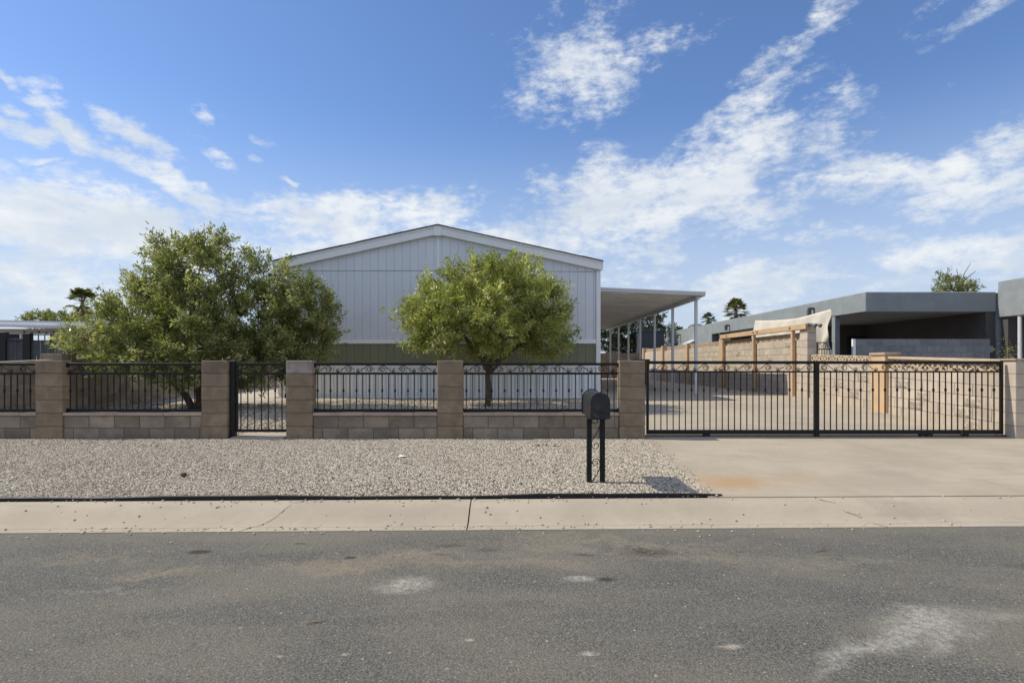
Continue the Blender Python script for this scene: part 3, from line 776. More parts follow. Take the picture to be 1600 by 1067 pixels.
# ---------------------------------------------------------------- house
HD = 15.0
hx0, hx1, hxm = -6.08, 2.29, -1.92
house = empty('manufactured_home', (0, 0, 0), 'pale grey gabled manufactured home with olive band and white skirting', 'house')
def rz(x): return 4.97 - .2195 * abs(x - hxm)           # top of the roof edge
YB = 33.0
v = [(hx0, HD + .03, .55), (hx1, HD + .03, .55), (hx1, HD + .03, rz(hx1) - .2), (hxm, HD + .03, rz(hxm) - .2), (hx0, HD + .03, rz(hx0) - .2)]
v += [(a, YB, c) for a, b_, c in v]
MB().add(v, [(0, 1, 2, 3, 4), (9, 8, 7, 6, 5), (0, 5, 6, 1), (1, 6, 7, 2), (2, 7, 8, 3), (3, 8, 9, 4), (4, 9, 5, 0)]).build('wall', M['siding'], house)
def board(x0, x1, z0, za_, zb_, mat, y0=HD, y1=HD + .035):
    MB().add([(x0, y0, z0), (x1, y0, z0), (x1, y0, zb_), (x0, y0, za_), (x0, y1, z0), (x1, y1, z0), (x1, y1, zb_), (x0, y1, za_)],
             [(0, 1, 2, 3), (7, 6, 5, 4), (0, 4, 5, 1), (1, 5, 6, 2), (2, 6, 7, 3), (3, 7, 4, 0)]).build('siding_board', mat, house)
bw = .2075; x = hx0 + .11; i = 0
while x < hx1 - .12:
    b2 = min(x + bw, hx1 - .11); gg = .0024
    seam = 3.805 - (.02 if x > hxm else 0)
    board(x + gg, b2 - gg, 2.025, seam, seam, M['siding'])
    board(x + gg, b2 - gg, 1.36, 1.915, 1.915, M['green'])
    zl, zr_ = rz(x) - .215, rz(b2) - .215
    if min(zl, zr_) > seam + .03: board(x + gg, b2 - gg, seam + .012, zl, zr_, M['siding'], HD - .012, HD + .03)
    x = b2
def htrim(name, *a): return MB().box(*a, .004).build(name, M['white'], house)
htrim('corner_trim', hx0 - .01, hx0 + .10, HD - .03, HD + .05, .60, rz(hx0) - .22); htrim('corner_trim', hx1 - .10, hx1 + .012, HD - .03, HD + .05, .55, rz(hx1) - .23)
htrim('band_trim', hx0 + .103, hx1 - .103, HD - .028, HD + .03, 1.918, 2.022)
htrim('belly_trim', hx0 + .103, hx1 - .103, HD - .035, HD + .03, 1.30, 1.356)
htrim('seam_trim', hxm - .035, hxm + .035, HD - .026, HD + .0, 3.83, rz(hxm) - .225)
sk = MB(); v = []; f = []
xx = hx0 + .1; pts = []
while xx < hx1 - .1:
    pts += [(xx, HD + .0), (xx + .055, HD + .0), (xx + .062, HD + .035), (xx + .088, HD + .035), (xx + .095, HD + .0)]; xx += .105
for (a, b_) in pts: v += [(a, b_, .47), (a, b_, 1.30)]
f = [(2 * i, 2 * i + 2, 2 * i + 3, 2 * i + 1) for i in range(len(pts) - 1)]
sk.add(v, f); sk.build('skirting', M['skirt'], house, fix=False)
MB().box(hx0 + .1, hx1 - .1, HD - .012, HD + .025, .465, .515).build('skirting_track', M['skirt'], house)
# roof with rake boards
def roof_side(x0, x1, name='roof'):
    t = .012
    v = [(x0, 14.84, rz(x0)), (x1, 14.84, rz(x1)), (x1, YB + .1, rz(x1)), (x0, YB + .1, rz(x0))]
    v += [(a, b_, c + t) for a, b_, c in v]
    return MB().add(v, [(3, 2, 1, 0), (4, 5, 6, 7), (0, 1, 5, 4), (1, 2, 6, 5), (2, 3, 7, 6), (3, 0, 4, 7)]).build(name, M['shingle'], house)
for (a, b_) in ((-6.20, hxm - .001), (hxm + .001, 2.36)):
    roof_side(a, b_)
    for (nm, y0, y1, d0, d1) in (('rake_board', 14.88, 14.925, .052, .228), ('rake_trim', 14.862, 14.925, .002, .050)):
        aa, bb = (a + .02, b_ - (.10 if b_ < 0 else .02)) if b_ < 0 else (a + .10, b_ - .02)
        if nm == 'rake_trim': aa, bb = (a + .01, b_) if b_ < 0 else (a, b_ - .01)
        vv = []
        for y in (y0, y1): vv += [(aa, y, rz(aa) - d1), (bb, y, rz(bb) - d1), (bb, y, rz(bb) - d0), (aa, y, rz(aa) - d0)]
        MB().add(vv, [(0, 1, 2, 3), (7, 6, 5, 4), (0, 4, 5, 1), (1, 5, 6, 2), (2, 6, 7, 3), (3, 7, 4, 0)]).build(nm, M['white'], house)
    vv = []
    for y in (14.926, 15.10): vv += [(a + .03, y, rz(a + .03) - .19), (b_ - .03, y, rz(b_ - .03) - .19), (b_ - .03, y, rz(b_ - .03) - .17), (a + .03, y, rz(a + .03) - .17)]
    MB().add(vv, [(0, 1, 2, 3), (7, 6, 5, 4), (0, 4, 5, 1), (1, 5, 6, 2), (2, 6, 7, 3), (3, 7, 4, 0)]).build('soffit', M['white'], house)
    # ragged shingle edges, one course piece after another
    sh = MB(); xx = a
    while xx < b_ - .05:
        q = min(xx + .31, b_); t = random.uniform(.004, .012)
        sh.add([(xx, 14.825, rz(xx) + .013), (q - .008, 14.825, rz(q) + .013), (q - .008, 15.3, rz(q) + .013), (xx, 15.3, rz(xx) + .013), (xx, 14.825, rz(xx) + .017 + t), (q - .008, 14.825, rz(q) + .017 + t), (q - .008, 15.3, rz(q) + .017 + t), (xx, 15.3, rz(xx) + .017 + t)],
               [(3, 2, 1, 0), (4, 5, 6, 7), (0, 1, 5, 4), (1, 2, 6, 5), (2, 3, 7, 6), (3, 0, 4, 7)]); xx = q
    tag(sh.build('shingle_edge', M['shingle'], house), kind='stuff')
htrim('ridge_block', hxm - .10, hxm + .10, 14.855, 14.93, rz(hxm) - .27, rz(hxm) - .052)
for sx in (-6.2, 2.36):
    MB().box(min(sx, sx + (.03 if sx < 0 else -.03)), max(sx, sx + (.03 if sx < 0 else -.03)), 14.93, YB, rz(sx) - .18, rz(sx) - .004).build('eave_fascia', M['white'], house)

# carport awning
aw = empty('carport_awning', (0, 0, 0), 'white aluminium carport awning on slim posts along the right side of the home', 'carport')
AX0, AX1, AY0, AY1 = 2.36, 5.56, 16.7, 33.2
def az_(x): return 3.60 - .042 * (x - AX0)             # awning roof top
v = []; pts = []
y = AY0 + .04
while y < AY1 - .3:
    pts += [(y, .03), (y + .44, .03), (y + .45, -.012), (y + .57, -.012), (y + .58, .03)]; y += .60
for (yy, dz) in pts: v += [(AX0, yy, az_(AX0) - .09 + dz), (AX1 - .05, yy, az_(AX1) - .09 + dz)]
MB().add(v, [(2 * i, 2 * i + 2, 2 * i + 3, 2 * i + 1) for i in range(len(pts) - 1)]).build('roof_pan', M['pan'], aw, fix=False)
def slanted(name, x0, x1, y0, y1, a, b_, mat=None):
    vv = [(x, y_, az_(x) + q) for q in (a, b_) for (x, y_) in ((x0, y0), (x1, y0), (x1, y1), (x0, y1))]
    return MB().add(vv, [(3, 2, 1, 0), (4, 5, 6, 7), (0, 1, 5, 4), (1, 2, 6, 5), (2, 3, 7, 6), (3, 0, 4, 7)]).build(name, mat or M['alum'], aw)
slanted('front_fascia', AX0 - .02, AX1 + .04, AY0 - .03, AY0 + .02, -.10, -.045); slanted('front_fascia_lip', AX0 - .02, AX1 + .045, AY0 - .045, AY0 + .02, -.043, .012)
slanted('gutter', AX1 - .04, AX1 + .05, AY0 + .022, AY1, -.11, .01)
slanted('roof_skin', AX0, AX1 - .045, AY0 + .022, AY1, .0, .008)
slanted('post_beam', AX1 - .17, AX1 - .09, AY0 + .1, AY1 - .1, -.20, -.115)
for i in range(7):
    yy = 17.0 + 2.465 * i; xx = AX1 - .13
    MB().box(xx - .04, xx + .04, yy - .04, yy + .04, .50, az_(xx) - .2005, .004).build('post', M['alum'], aw)
    MB().box(xx - .06, xx + .09, yy - .05, yy + .05, .512, .520).build('foot_plate', M['alum'], aw)

# ---------------------------------------------------------------- mailbox
mb = empty('mailbox', (X_(937.8, 5.72), 6.03, gz(6.03)), 'black arched mailbox on two square posts with scrolls, standing in gravel', 'mailbox')
R_ = .0935; Lh = .165; yf, yk = -.31, .33; zb_ = .70
def arch(y, r, h, n=14):
    return [(-r, y, zb_)] + [(-r * math.cos(math.pi * i / n), y, zb_ + h + r * math.sin(math.pi * i / n)) for i in range(n + 1)] + [(r, y, zb_)]
A = arch(yf, R_, Lh); B_ = arch(yk, R_, Lh); n = len(A)
MB().add(A + B_, [(i, i + 1, n + i + 1, n + i) for i in range(n - 1)] + [(n - 1, 0, n, 2 * n - 1), tuple(reversed(range(n))), tuple(range(n, 2 * n))]).build('box_body', M['box'], mb)
A = arch(yf - .014, R_ + .004, Lh); B_ = arch(yf - .001, R_ + .004, Lh)
dr = MB().add(A + B_, [(i, i + 1, n + i + 1, n + i) for i in range(n - 1)] + [(n - 1, 0, n, 2 * n - 1), tuple(reversed(range(n))), tuple(range(n, 2 * n))]).build('door', M['box'], mb)
MB().box(-.03, .045, yf - .022, yf - .014, zb_ + .062, zb_ + .07).build('door_ridge', M['box'], dr)
MB().box(-.008, .008, yf - .034, yf - .012, zb_ + Lh + R_ - .03, zb_ + Lh + R_ + .012, .002).build('door_tab', M['box'], dr)
rim = [(q[0] * 1.06, yk, zb_ + (q[2] - zb_) * 1.03) for q in arch(yk, R_, Lh)]
MB().tube(rim, .006, 6).build('rear_rim', M['box'], mb)
MB().box(-.085, .085, -.16, .16, zb_ - .022, zb_ - .001).build('support_plate', M['iron'], mb)
for sx in (-.068, .070):
    MB().box(sx - .0255, sx + .0255, -.025, .025, -.05, zb_ - .0225, .004).build('post', M['iron'], mb)
def curl(c, r0, r1, a0, a1, n=18): return [(c[0] + (r0 + (r1 - r0) * i / n) * math.cos(math.radians(a0 + (a1 - a0) * i / n)), 0, c[1] + (r0 + (r1 - r0) * i / n) * math.sin(math.radians(a0 + (a1 - a0) * i / n))) for i in range(n + 1)]
MB().tube(curl((0, .655), .043, .014, 180, 420), .0045, 5).build('scroll', M['iron'], mb)
MB().tube([(.044, 0, .60), (.02, 0, .54), (-.02, 0, .475), (-.042, 0, .43)] + curl((.001, .395), .043, .012, 180, 560), .0045, 5).build('scroll', M['iron'], mb)
MB().tube(list(reversed(curl((.0, .215), .045, .012, 0, 500))) + [(.044, 0, .17), (.02, 0, .10), (-.02, 0, .05), (-.042, 0, .01)], .0045, 5).build('scroll', M['iron'], mb)

# ---------------------------------------------------------------- trees
def tree(name, label, base, lobes, stems, n_twig, leaves, leaf_len, mat, seed, trunk_r=.09, n_branch=110, group=None, cat='tree', leaf_w=.2, outline=.22):
    rng = np.random.default_rng(seed); rnd = random.Random(seed)
    root = empty(name, base, label, cat, group)
    vol = np.array([l[3] * l[4] * l[5] for l in lobes]); vol = vol / vol.sum()
    ph = rng.uniform(0, 6.28, (6, 3)); fr_ = rng.uniform(2.0, 6.5, (6, 3))
    def sample(n, rmin):
        li = rng.choice(len(lobes), n, p=vol); L = np.array(lobes)[li]
        d = rng.normal(size=(n, 3)); d /= np.linalg.norm(d, axis=1)[:, None]
        nz = sum(np.sin(d @ fr_[k] + ph[k, 0] + li) for k in range(6)) / 6.0
        r = (rmin + (1 - rmin) * rng.uniform(0, 1, n) ** .6) * (1 + outline * nz * 1.6)
        return L[:, :3] + d * r[:, None] * L[:, 3:], d
    ends, _ = sample(n_branch, .45)
    nodes = []; rad = []; par = []
    wood = MB()
    for st in stems:                                  # st: list of points from the root up
        prev = -1
        for i, q in enumerate(st):
            nodes.append(np.array(q, float)); rad.append(trunk_r * (1 - .62 * i / (len(st) - 1)) * (1 if len(stems) == 1 else .72)); par.append(prev); prev = len(nodes) - 1
        wood.tube(st, [trunk_r * (1 - .62 * i / (len(st) - 1)) * (1 if len(stems) == 1 else .72) for i in range(len(st))], 9)
    first_free = [i for i in range(len(nodes)) if nodes[i][2] > min(l[2] - l[5] for l in lobes) * .6]
    root_p = nodes[first_free[0]]
    ends = ends[np.argsort(np.linalg.norm(ends - root_p, axis=1))]
    arr = [nodes[i] for i in first_free]; arad = [rad[i] for i in first_free]
    for e in ends:
        A_ = np.array(arr); dd = np.linalg.norm(A_ - e, axis=1) + .55 * np.maximum(0, np.linalg.norm(A_ - root_p, axis=1) - np.linalg.norm(e - root_p) + .1)
        k = int(np.argmin(dd)); s = arr[k]; L = np.linalg.norm(e - s)
        if L < .08: continue
        r0 = min(arad[k] * .72, .008 + .016 * L); m = max(3, int(L / .18) + 1)
        seg = []; bend = rng.normal(size=3) * .10 * L
        for j in range(m + 1):
            t = j / m; q = s + (e - s) * t + bend * math.sin(math.pi * t) + np.array([0, 0, .10 * L]) * math.sin(math.pi * t) * .6
            seg.append(q)
        rr = [max(.004, r0 * (1 - .6 * j / m)) for j in range(m + 1)]
        wood.tube([tuple(q) for q in seg], rr, 5, cap=False)
        arr += seg[1:]; arad += rr[1:]
    A_ = np.array(arr)
    tips, dirs = sample(n_twig, .30)
    if len(ends) > 60:
        hub = ends[rng.permutation(len(ends))[:max(40, int(len(ends) * .8))]]
        pick = np.argmin(np.linalg.norm(tips[:, None, :] - hub[None], axis=2), axis=1)
        pull = rng.uniform(.15, .62, len(tips))[:, None]
        tips = tips + (hub[pick] - tips) * pull
        clump = rng.uniform(-.16, .20, len(hub))[pick]
    else: clump = np.zeros(len(tips))
    V = []; Fc = []; RN = []
    tw_ = MB()
    keep = tips[:, 2] > .25
    tips = tips[keep]; dirs = dirs[keep]; clump = clump[keep]
    for i in range(len(tips)):
        e = tips[i]; k = int(np.argmin(np.linalg.norm(A_ - e, axis=1))); s = A_[k]
        L = np.linalg.norm(e - s)
        if L > .7: s = e - (e - s) / L * .7
        mid = (s + e) / 2 + rng.normal(size=3) * .03 + np.array([0, 0, .03])
        tw_.tube([tuple(s), tuple(mid), tuple(e)], [.0055, .004, .002], 3, cap=False)
        td = dirs[i] * .75 + np.array([0, 0, .35]) + rng.normal(size=3) * .45; td /= np.linalg.norm(td)
        nl = int(leaves * rng.uniform(.6, 1.35)); tl = rng.uniform(.22, .42)
        rb = rng.uniform(0, 1) ** 1.3 * .6 - .05 + clump[i]
        tt = rng.uniform(-.25, 1, nl)
        pos = e + np.outer(tt, td) * tl * .75 + rng.normal(size=(nl, 3)) * .035
        ld = td * .55 + rng.normal(size=(nl, 3)) * .62 + np.array([0, 0, .08]); ld /= np.linalg.norm(ld, axis=1)[:, None]
        sd = np.cross(ld, rng.normal(size=(nl, 3))); sd /= np.linalg.norm(sd, axis=1)[:, None]
        nn = np.cross(ld, sd)
        ll = leaf_len * rng.uniform(.65, 1.25, nl)[:, None]; ww = ll * leaf_w * .5
        p0 = pos; p1 = pos + ld * ll * .45 + sd * ww - nn * ww * .3; p2 = pos + ld * ll - nn * ll * .08; p3 = pos + ld * ll * .45 - sd * ww - nn * ww * .3
        V.append(np.stack([p0, p1, p2, p3], 1).reshape(-1, 3)); RN.append(np.clip(rb + rng.uniform(0, .55, nl), 0, 1))
    V = np.concatenate(V); RN = np.concatenate(RN); nf = len(RN)
    me = bpy.data.meshes.new('crown'); me.vertices.add(len(V)); me.vertices.foreach_set('co', V.ravel().astype(np.float32))
    me.loops.add(nf * 4); me.loops.foreach_set('vertex_index', np.arange(nf * 4, dtype=np.int32))
    me.polygons.add(nf); me.polygons.foreach_set('loop_start', np.arange(0, nf * 4, 4, dtype=np.int32)); me.polygons.foreach_set('loop_total', np.full(nf, 4, dtype=np.int32))
    me.update(calc_edges=True)
    at = me.attributes.new('rnd', 'FLOAT', 'FACE'); at.data.foreach_set('value', RN.astype(np.float32))
    me.materials.append(mat)
    obj_of('crown', me, root)
    wood.build('trunk', M['bark'], root, smooth=True, fix=False)
    tw_.build('twigs', M['twig'], root, fix=False)['kind'] = 'stuff'
    return root
TD = 13.1
tree('yard_tree', 'round yellow-green tree with a single trunk in front of the house', (X_(762, TD), TD, gz(TD)),
     [(-.10, 0, 2.15, 1.75, 1.6, .95), (.55, .1, 2.55, 1.15, 1.2, .85), (.05, -.1, 2.85, .95, 1.0, .62), (-1.45, 0, 1.95, .72, .8, .75), (-1.05, 0, 2.25, .8, .9, .75), (1.25, 0, 2.0, .75, .9, .85), (.75, 0, 1.62, 1.15, 1.1, .55), (-.45, -.2, 1.5, .9, 1.0, .42), (1.45, .1, 2.5, .5, .6, .55), (-1.25, 0, 1.5, .75, .7, .42), (1.35, 0, 1.5, .65, .7, .45)],
     [[(0, 0, -.1), (.0, 0, .06), (.03, .01, .3), (.02, .02, .55), (.0, 0, .85), (.10, .03, 1.2), (.25, .05, 1.7)], [(.0, 0, .85), (-.12, -.03, 1.1), (-.45, -.06, 1.5), (-.8, -.05, 1.9)], [(.03, 0, .8), (.3, .0, 1.1), (.75, .05, 1.45), (1.1, .05, 1.8)]],
     2300, 30, .098, M['leaf_light'], 11, .115, 150, leaf_w=.27)
TD2 = 12.6
tree('yard_tree', 'large dark green spreading tree at the left behind the fence', (X_(310, TD2), TD2, gz(TD2)),
     [(-.05, 0, 2.75, 1.25, 1.2, 1.05), (.0, .1, 3.2, .95, .95, .62), (-.9, 0, 1.95, 1.25, 1.3, .9), (-1.65, -.1, 1.45, 1.05, 1.1, .72), (.2, -.3, 1.6, 1.5, 1.2, .8), (1.3, .3, 1.85, 1.1, 1.1, .85), (2.15, .3, 1.75, .82, .9, .95), (1.75, .4, 2.35, .75, .8, .75), (1.6, .2, 2.92, .7, .8, .52), (2.3, .3, 2.25, .6, .7, .75), (1.7, .1, 1.15, 1.0, .9, .5), (-.6, -.4, 1.1, 1.3, .9, .45), (.55, -.3, .85, 1.2, .8, .45), (-.1, -.5, .75, 1.0, .7, .40), (1.5, .0, .85, .8, .7, .4), (-1.0, .1, 2.65, .6, .7, .5)],
     [[(0, 0, -.1), (.02, 0, .2), (.0, .02, .6), (-.05, .02, 1.2), (-.02, .03, 2.0), (.0, 0, 2.9)], [(.06, 0, -.1), (.25, .02, .3), (.7, .05, .8), (1.3, .1, 1.4), (1.8, .2, 1.9)], [(-.06, 0, -.1), (-.25, -.04, .3), (-.7, -.05, .8), (-1.3, -.05, 1.3)]],
     3600, 30, .10, M['leaf_dark'], 23, .12, 230, leaf_w=.26)
def far_tree(name, label, px, py_base, d, lobes, ntw, lv, seed, mat='leaf_far', ll=.22, stems=None, cat='tree', nb=60, tr=.14, lw=.3):
    return tree(name, label, (X_(px, d), d, .5), lobes, stems or [[(0, 0, -.1), (.05, 0, 1.0), (0, .05, 2.0), (.1, 0, 3.2)]], ntw, lv, ll, M[mat], seed, tr, nb, 'background trees', cat, lw)
far_tree('shade_tree', 'leafy dark tree seen below the carport awning at its far end', 985, 0, 39, [(0, 0, 3.0, 2.3, 1.6, 1.7), (1.3, 0, 3.6, 1.3, 1.2, 1.2), (-1.5, 0, 3.2, 1.4, 1.2, 1.5), (0.2, 0, 1.9, 2.4, 1.2, 1.0)], 900, 16, 31)
far_tree('sparse_tree', 'sparse tree with bare twigs rising behind the flat roof at right', 1494, 0, 34, [(-.35, 0, 5.55, .75, .8, .55), (.75, 0, 5.35, .65, .7, .32), (-.75, 0, 6.05, .35, .4, .3), (-.9, 0, 5.2, .45, .5, .35), (.2, 0, 5.15, .9, .7, .35)], 190, 16, 33, 'leaf_dark', .17,
         [[(0, 0, 0), (-.1, 0, 2.5), (0, 0, 4.6), (.25, 0, 5.6), (.6, .1, 6.3), (.95, .1, 6.85)], [(0, 0, 4.6), (-.25, 0, 5.4), (-.4, .1, 6.1), (-.42, .1, 6.6)], [(0, 0, 4.7), (.15, 0, 5.8), (.1, .1, 6.5)], [(.25, 0, 5.6), (.7, 0, 6.0), (1.15, 0, 6.35)]], nb=46, tr=.05)
far_tree('far_shrub', 'pale green low tree top above the white patio roof at left', 78, 0, 42, [(-.8, 0, 4.0, 1.2, 1.0, .7), (.7, 0, 4.1, 1.1, 1.0, .6), (1.7, 0, 3.9, .7, .8, .5)], 260, 14, 37, 'leaf_dark', .24)
far_tree('far_shrub', 'small green tree top just right of the shed roof', 1052, 0, 60, [(0, 0, 4.0, 1.2, 1.0, .9), (1.2, 0, 3.6, .8, .8, .6)], 140, 12, 39, 'leaf_far', .3)
far_tree('small_plant', 'small yellow-green plant above the end pillar at the right edge', 1577, 0, 11.5, [(0, 0, 1.10, .07, .07, .10), (.02, 0, .95, .09, .08, .12)], 26, 7, 41, 'leaf_light', .05, [[(0, 0, -.1), (.02, 0, .4), (0, 0, .9), (.01, 0, 1.2)]], 'plant', 12, .015)

def palm(label, px, d, z_top, crown_r, seed, dry=.25):
    rnd = random.Random(seed); x = X_(px, d)
    root = empty('fan_palm', (x, d, .5), label, 'palm tree', 'fan palms beyond the houses'); H = z_top - .5
    tk = MB(); tk.tube([(.1 * math.sin(i * .5) * .3, 0, H * i / 8.0) for i in range(9)], [.17 - .004 * i for i in range(9)], 10); tk.build('trunk', M['palmbark'], root)
    meshes = []
    for i in range(48):
        el = math.radians(rnd.uniform(-20, 88)) if i > 13 else math.radians(rnd.uniform(-85, -45))
        az = rnd.uniform(0, 6.283); L = crown_r * rnd.uniform(.5, .68)
        d0 = Vector((math.cos(az) * math.cos(el), math.sin(az) * math.cos(el), math.sin(el)))
        c = Vector((0, 0, H)) ; hub = c + d0 * L + Vector((0, 0, -.06 * L))
        f = MB(); f.tube([tuple(c), tuple((c + hub) / 2 + Vector((0, 0, .05))), tuple(hub)], [.022, .016, .012], 4)
        side = d0.cross(Vector((0, 0, 1))); side = side.normalized() if side.length > .1 else Vector((1, 0, 0))
        for j in range(17):
            a = math.radians(-100 + 200 * j / 16); bl = crown_r * .52 * (1 - .25 * abs(j - 8) / 8) * rnd.uniform(.85, 1.1)
            dv = (d0 * math.cos(a) + side * math.sin(a)).normalized(); wv = dv.cross(d0.cross(side)).normalized() * bl * .085
            tip = hub + dv * bl + Vector((0, 0, -bl * .22)); m_ = hub + dv * bl * .55
            f.add([hub[:], (m_ + wv)[:], tip[:], (m_ - wv)[:]], [(0, 1, 2, 3)])
        me = f.mesh('frond', M['frond_dry' if (math.degrees(el) < -25 or rnd.random() < dry * .4) else 'frond'], fix=False)
        at = me.attributes.new('rnd', 'FLOAT', 'FACE'); at.data.foreach_set('value', [rnd.random() for _ in me.polygons])
        obj_of('frond', me, root)
    return root
palm('fan palm with brown lower fronds above the left neighbour roof', 129, 48, Z_(473, 48), 1.35, 1, .15)
palm('taller green fan palm above the flat grey-blue roof', 1150, 52, Z_(486, 52), 1.25, 2, .1)
palm('smaller green fan palm left of the taller palm', 1107, 58, Z_(500, 58), .85, 3, .1)

# ---------------------------------------------------------------- right neighbour: flat roofed stucco house with carport
nh = empty('flat_roof_house', (0, 0, 0), 'blue-grey stucco flat roofed house with open carport at the right', 'house')
NX, ND = 10.8, 17.6; RT, RB = 3.59, 2.98
def nb(name, mat, *a, c=.0): return MB().box(*a, c).build(name, M[mat], nh)
nb('parapet', 'stucco', NX, 14.80, ND, 31.2, RB, RT, c=.02)
nb('wall', 'stucco', NX + .02, 22, 31.21, 41.0, .4, RT - .01, c=.02)
nb('back_wall', 'stucco_shaded', NX + 2.6, 21, 23.6, 23.8, .4, RB - .002)
nb('inner_wall', 'stucco_shaded', NX + .05, NX + 2.59, 30.0, 30.2, .4, RB - .002)
nb('side_wall', 'stucco_shaded', NX + 2.6, NX + 2.75, 23.81, 31.2, .4, RB - .002)
nb('carport_end_wall', 'stucco_shaded', 14.52, 14.78, ND + .05, 23.59, .4, RB - .002)
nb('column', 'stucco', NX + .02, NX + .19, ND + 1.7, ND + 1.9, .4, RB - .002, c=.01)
nb('column', 'stucco', NX + .02, NX + .20, ND + 6.5, ND + 6.8, .4, RB - .002, c=.01)
nb('door', 'darkdoor', NX + 2.9, NX + 3.8, 23.53, 23.598, .5, 2.5, c=.01)
o = nb('front_room', 'stucco', 14.82, 20, 14.9, 17.58, 2.80, 3.90, c=.02)
nb('front_room_wall', 'stucco_shaded', 14.9, 20, 17.3, 17.5, .4, 2.798)
nb('house_body', 'stucco', 14.82, 22, 17.6, 31.2, .4, RT - .03)
MB().tube([(14.90, 16.9, .4), (14.90, 16.9, 2.798)], .05, 12).build('porch_pole', M['alum'], nh)
for yy in (34.2, 38.6):
    w = nb('window', 'white', NX - .03, NX + .06, yy - .45, yy + .45, 2.08, 2.62, c=.01)
    MB().box(NX - .036, NX - .028, yy - .38, yy - .03, 2.14, 2.56).build('pane', M['pane'], w); MB().box(NX - .036, NX - .028, yy + .03, yy + .38, 2.14, 2.56).build('pane', M['pane'], w)
    vv = [(NX + .01, yy - .65, 2.82), (NX - .5, yy - .65, 2.60), (NX - .5, yy + .65, 2.60), (NX + .01, yy + .65, 2.82)]; vv += [(a, b_, c - .05) for a, b_, c in vv]
    MB().add(vv, [(0, 1, 2, 3), (7, 6, 5, 4), (0, 4, 5, 1), (1, 5, 6, 2), (2, 6, 7, 3), (3, 7, 4, 0)]).build('window_awning', M['alum'], w)
for yy, zz in ((20.6, 3.32), (28.6, 3.25), (37.0, 3.2)):
    w = MB().box(NX - .22, NX + .01, yy - .05, yy + .05, zz, zz + .08).build('wall_light', M['lamp'], nh)
    MB().box(NX - .24, NX - .12, yy - .06, yy + .06, zz - .20, zz - .004).build('lamp_shade', M['lamp'], w)
p = empty('roof_vent', (NX + 1.2, 37.5, RT), 'low grey vent hood on the far end of the flat roof', 'vent')
b = MB(); b.sphere((0, 0, .12), .55, 14, 8, .5); b.build('hood', M['lamp'], p); MB().box(-.4, .4, -.4, .4, -.02, .15).build('curb', M['stucco'], p)
# block screen wall in the neighbour's carport
gw = empty('grey_block_wall', (0, 17.15, 0), 'dark grey block screen wall under the neighbour carport roof', 'block wall')
xa_, xb_ = X_(1336, 17.15), X_(1557, 17.15)
GB = MB().box(.004, .388, 0, .15, .003, .192, .004).mesh('grey_block', M['greyblock'])
for r in range(8):
    z = 2.13 - (r + 1) * .197
    n = int((xb_ - xa_) / .392)
    for i in range(n + (1 if r % 2 else 0)):
        x0 = xa_ + i * .392 - (.196 if r % 2 else 0)
        if x0 < xa_ - .01: MB().box(xa_ + .004, x0 + .388, 17.15 - 17.15, .15, z + .003, z + .192, .004).build('block', M['greyblock'], gw); continue
        obj_of('block', GB, gw, (x0, 0, z))
MB().box(xa_ + .01, xa_ + n * .392 + .1, .008, .142, .4, 2.125).build('mortar_core', M['greyblock'], gw)
# ornamental small gate in front of it
sg = empty('side_gate', (X_(1276, 16.6), 16.6, 0), 'small black ornamental side gate below the canvas sheet', 'gate')
w = X_(1300, 16.6) - X_(1276, 16.6)
for a in (0, w - .03): MB().box(a, a + .03, -.015, .015, .5, 2.02).build('stile', M['iron'], sg)
for zz in (1.99, 1.80, .6): MB().box(.03, w - .03, -.012, .012, zz, zz + .03).build('rail', M['iron'], sg)
for i in range(5): MB().box(.03 + (w - .06) * (i + .5) / 5 - .006, .03 + (w - .06) * (i + .5) / 5 + .006, -.006, .006, .63, 1.80).build('picket', M['iron'], sg)
for i in range(3):
    c = (.09 + i * (w - .18) / 2, 1.91)
    MB().tube([(c[0] + .045 * math.cos(q), 0, c[1] + .06 * math.sin(q)) for q in np.linspace(0, 6.283, 13)], .008, 5).build('ring', M['iron'], sg)
b = MB().box(X_(1333, 16.9), X_(1337, 16.9), 16.9, 16.98, .5, 2.12).build('gate_post', M['white']); tag(b, 'short pale gate post at the left end of the grey block wall', 'post')
# canvas sheet
def canvas():
    nu, nv = 46, 22; v = []; f = []
    far = Vector((8.62, 20.4, 2.92)); near = Vector((9.16, 16.55, 2.84))
    for j in range(nv + 1):
        t = j / nv
        for i in range(nu + 1):
            s = i / nu
            top = far.lerp(near, s); top.z += -.07 * math.sin(math.pi * s) * (1 - .3 * s) + (.10 if s > .97 else 0) * 0
            drop = 1.25
            fold = .12 * math.sin(s * 34 + t * 5) * t * (.25 + s) + .05 * math.sin(s * 13 - t * 3) * t
            hem = .05 * math.sin(t * 14) * (1 if s > .9 else 0) * (s - .9) * 10
            q = Vector((top.x + fold - .25 * t * (1 - s), top.y - hem, top.z - drop * t))
            if s > .6: q.z += .12 * (s - .6) / .4 * (1 - t)
            v.append(q[:])
    for j in range(nv):
        for i in range(nu): f.append((j * (nu + 1) + i, j * (nu + 1) + i + 1, (j + 1) * (nu + 1) + i + 1, (j + 1) * (nu + 1) + i))
    o = MB().add(v, f).build('canvas_sheet', M['canvas'], smooth=True, fix=False)
    md = o.modifiers.new('thick', 'SOLIDIFY'); md.thickness = .006
    return tag(o, 'cream canvas sheet hung behind the timber frame, sagging in folds', 'canvas')
canvas()

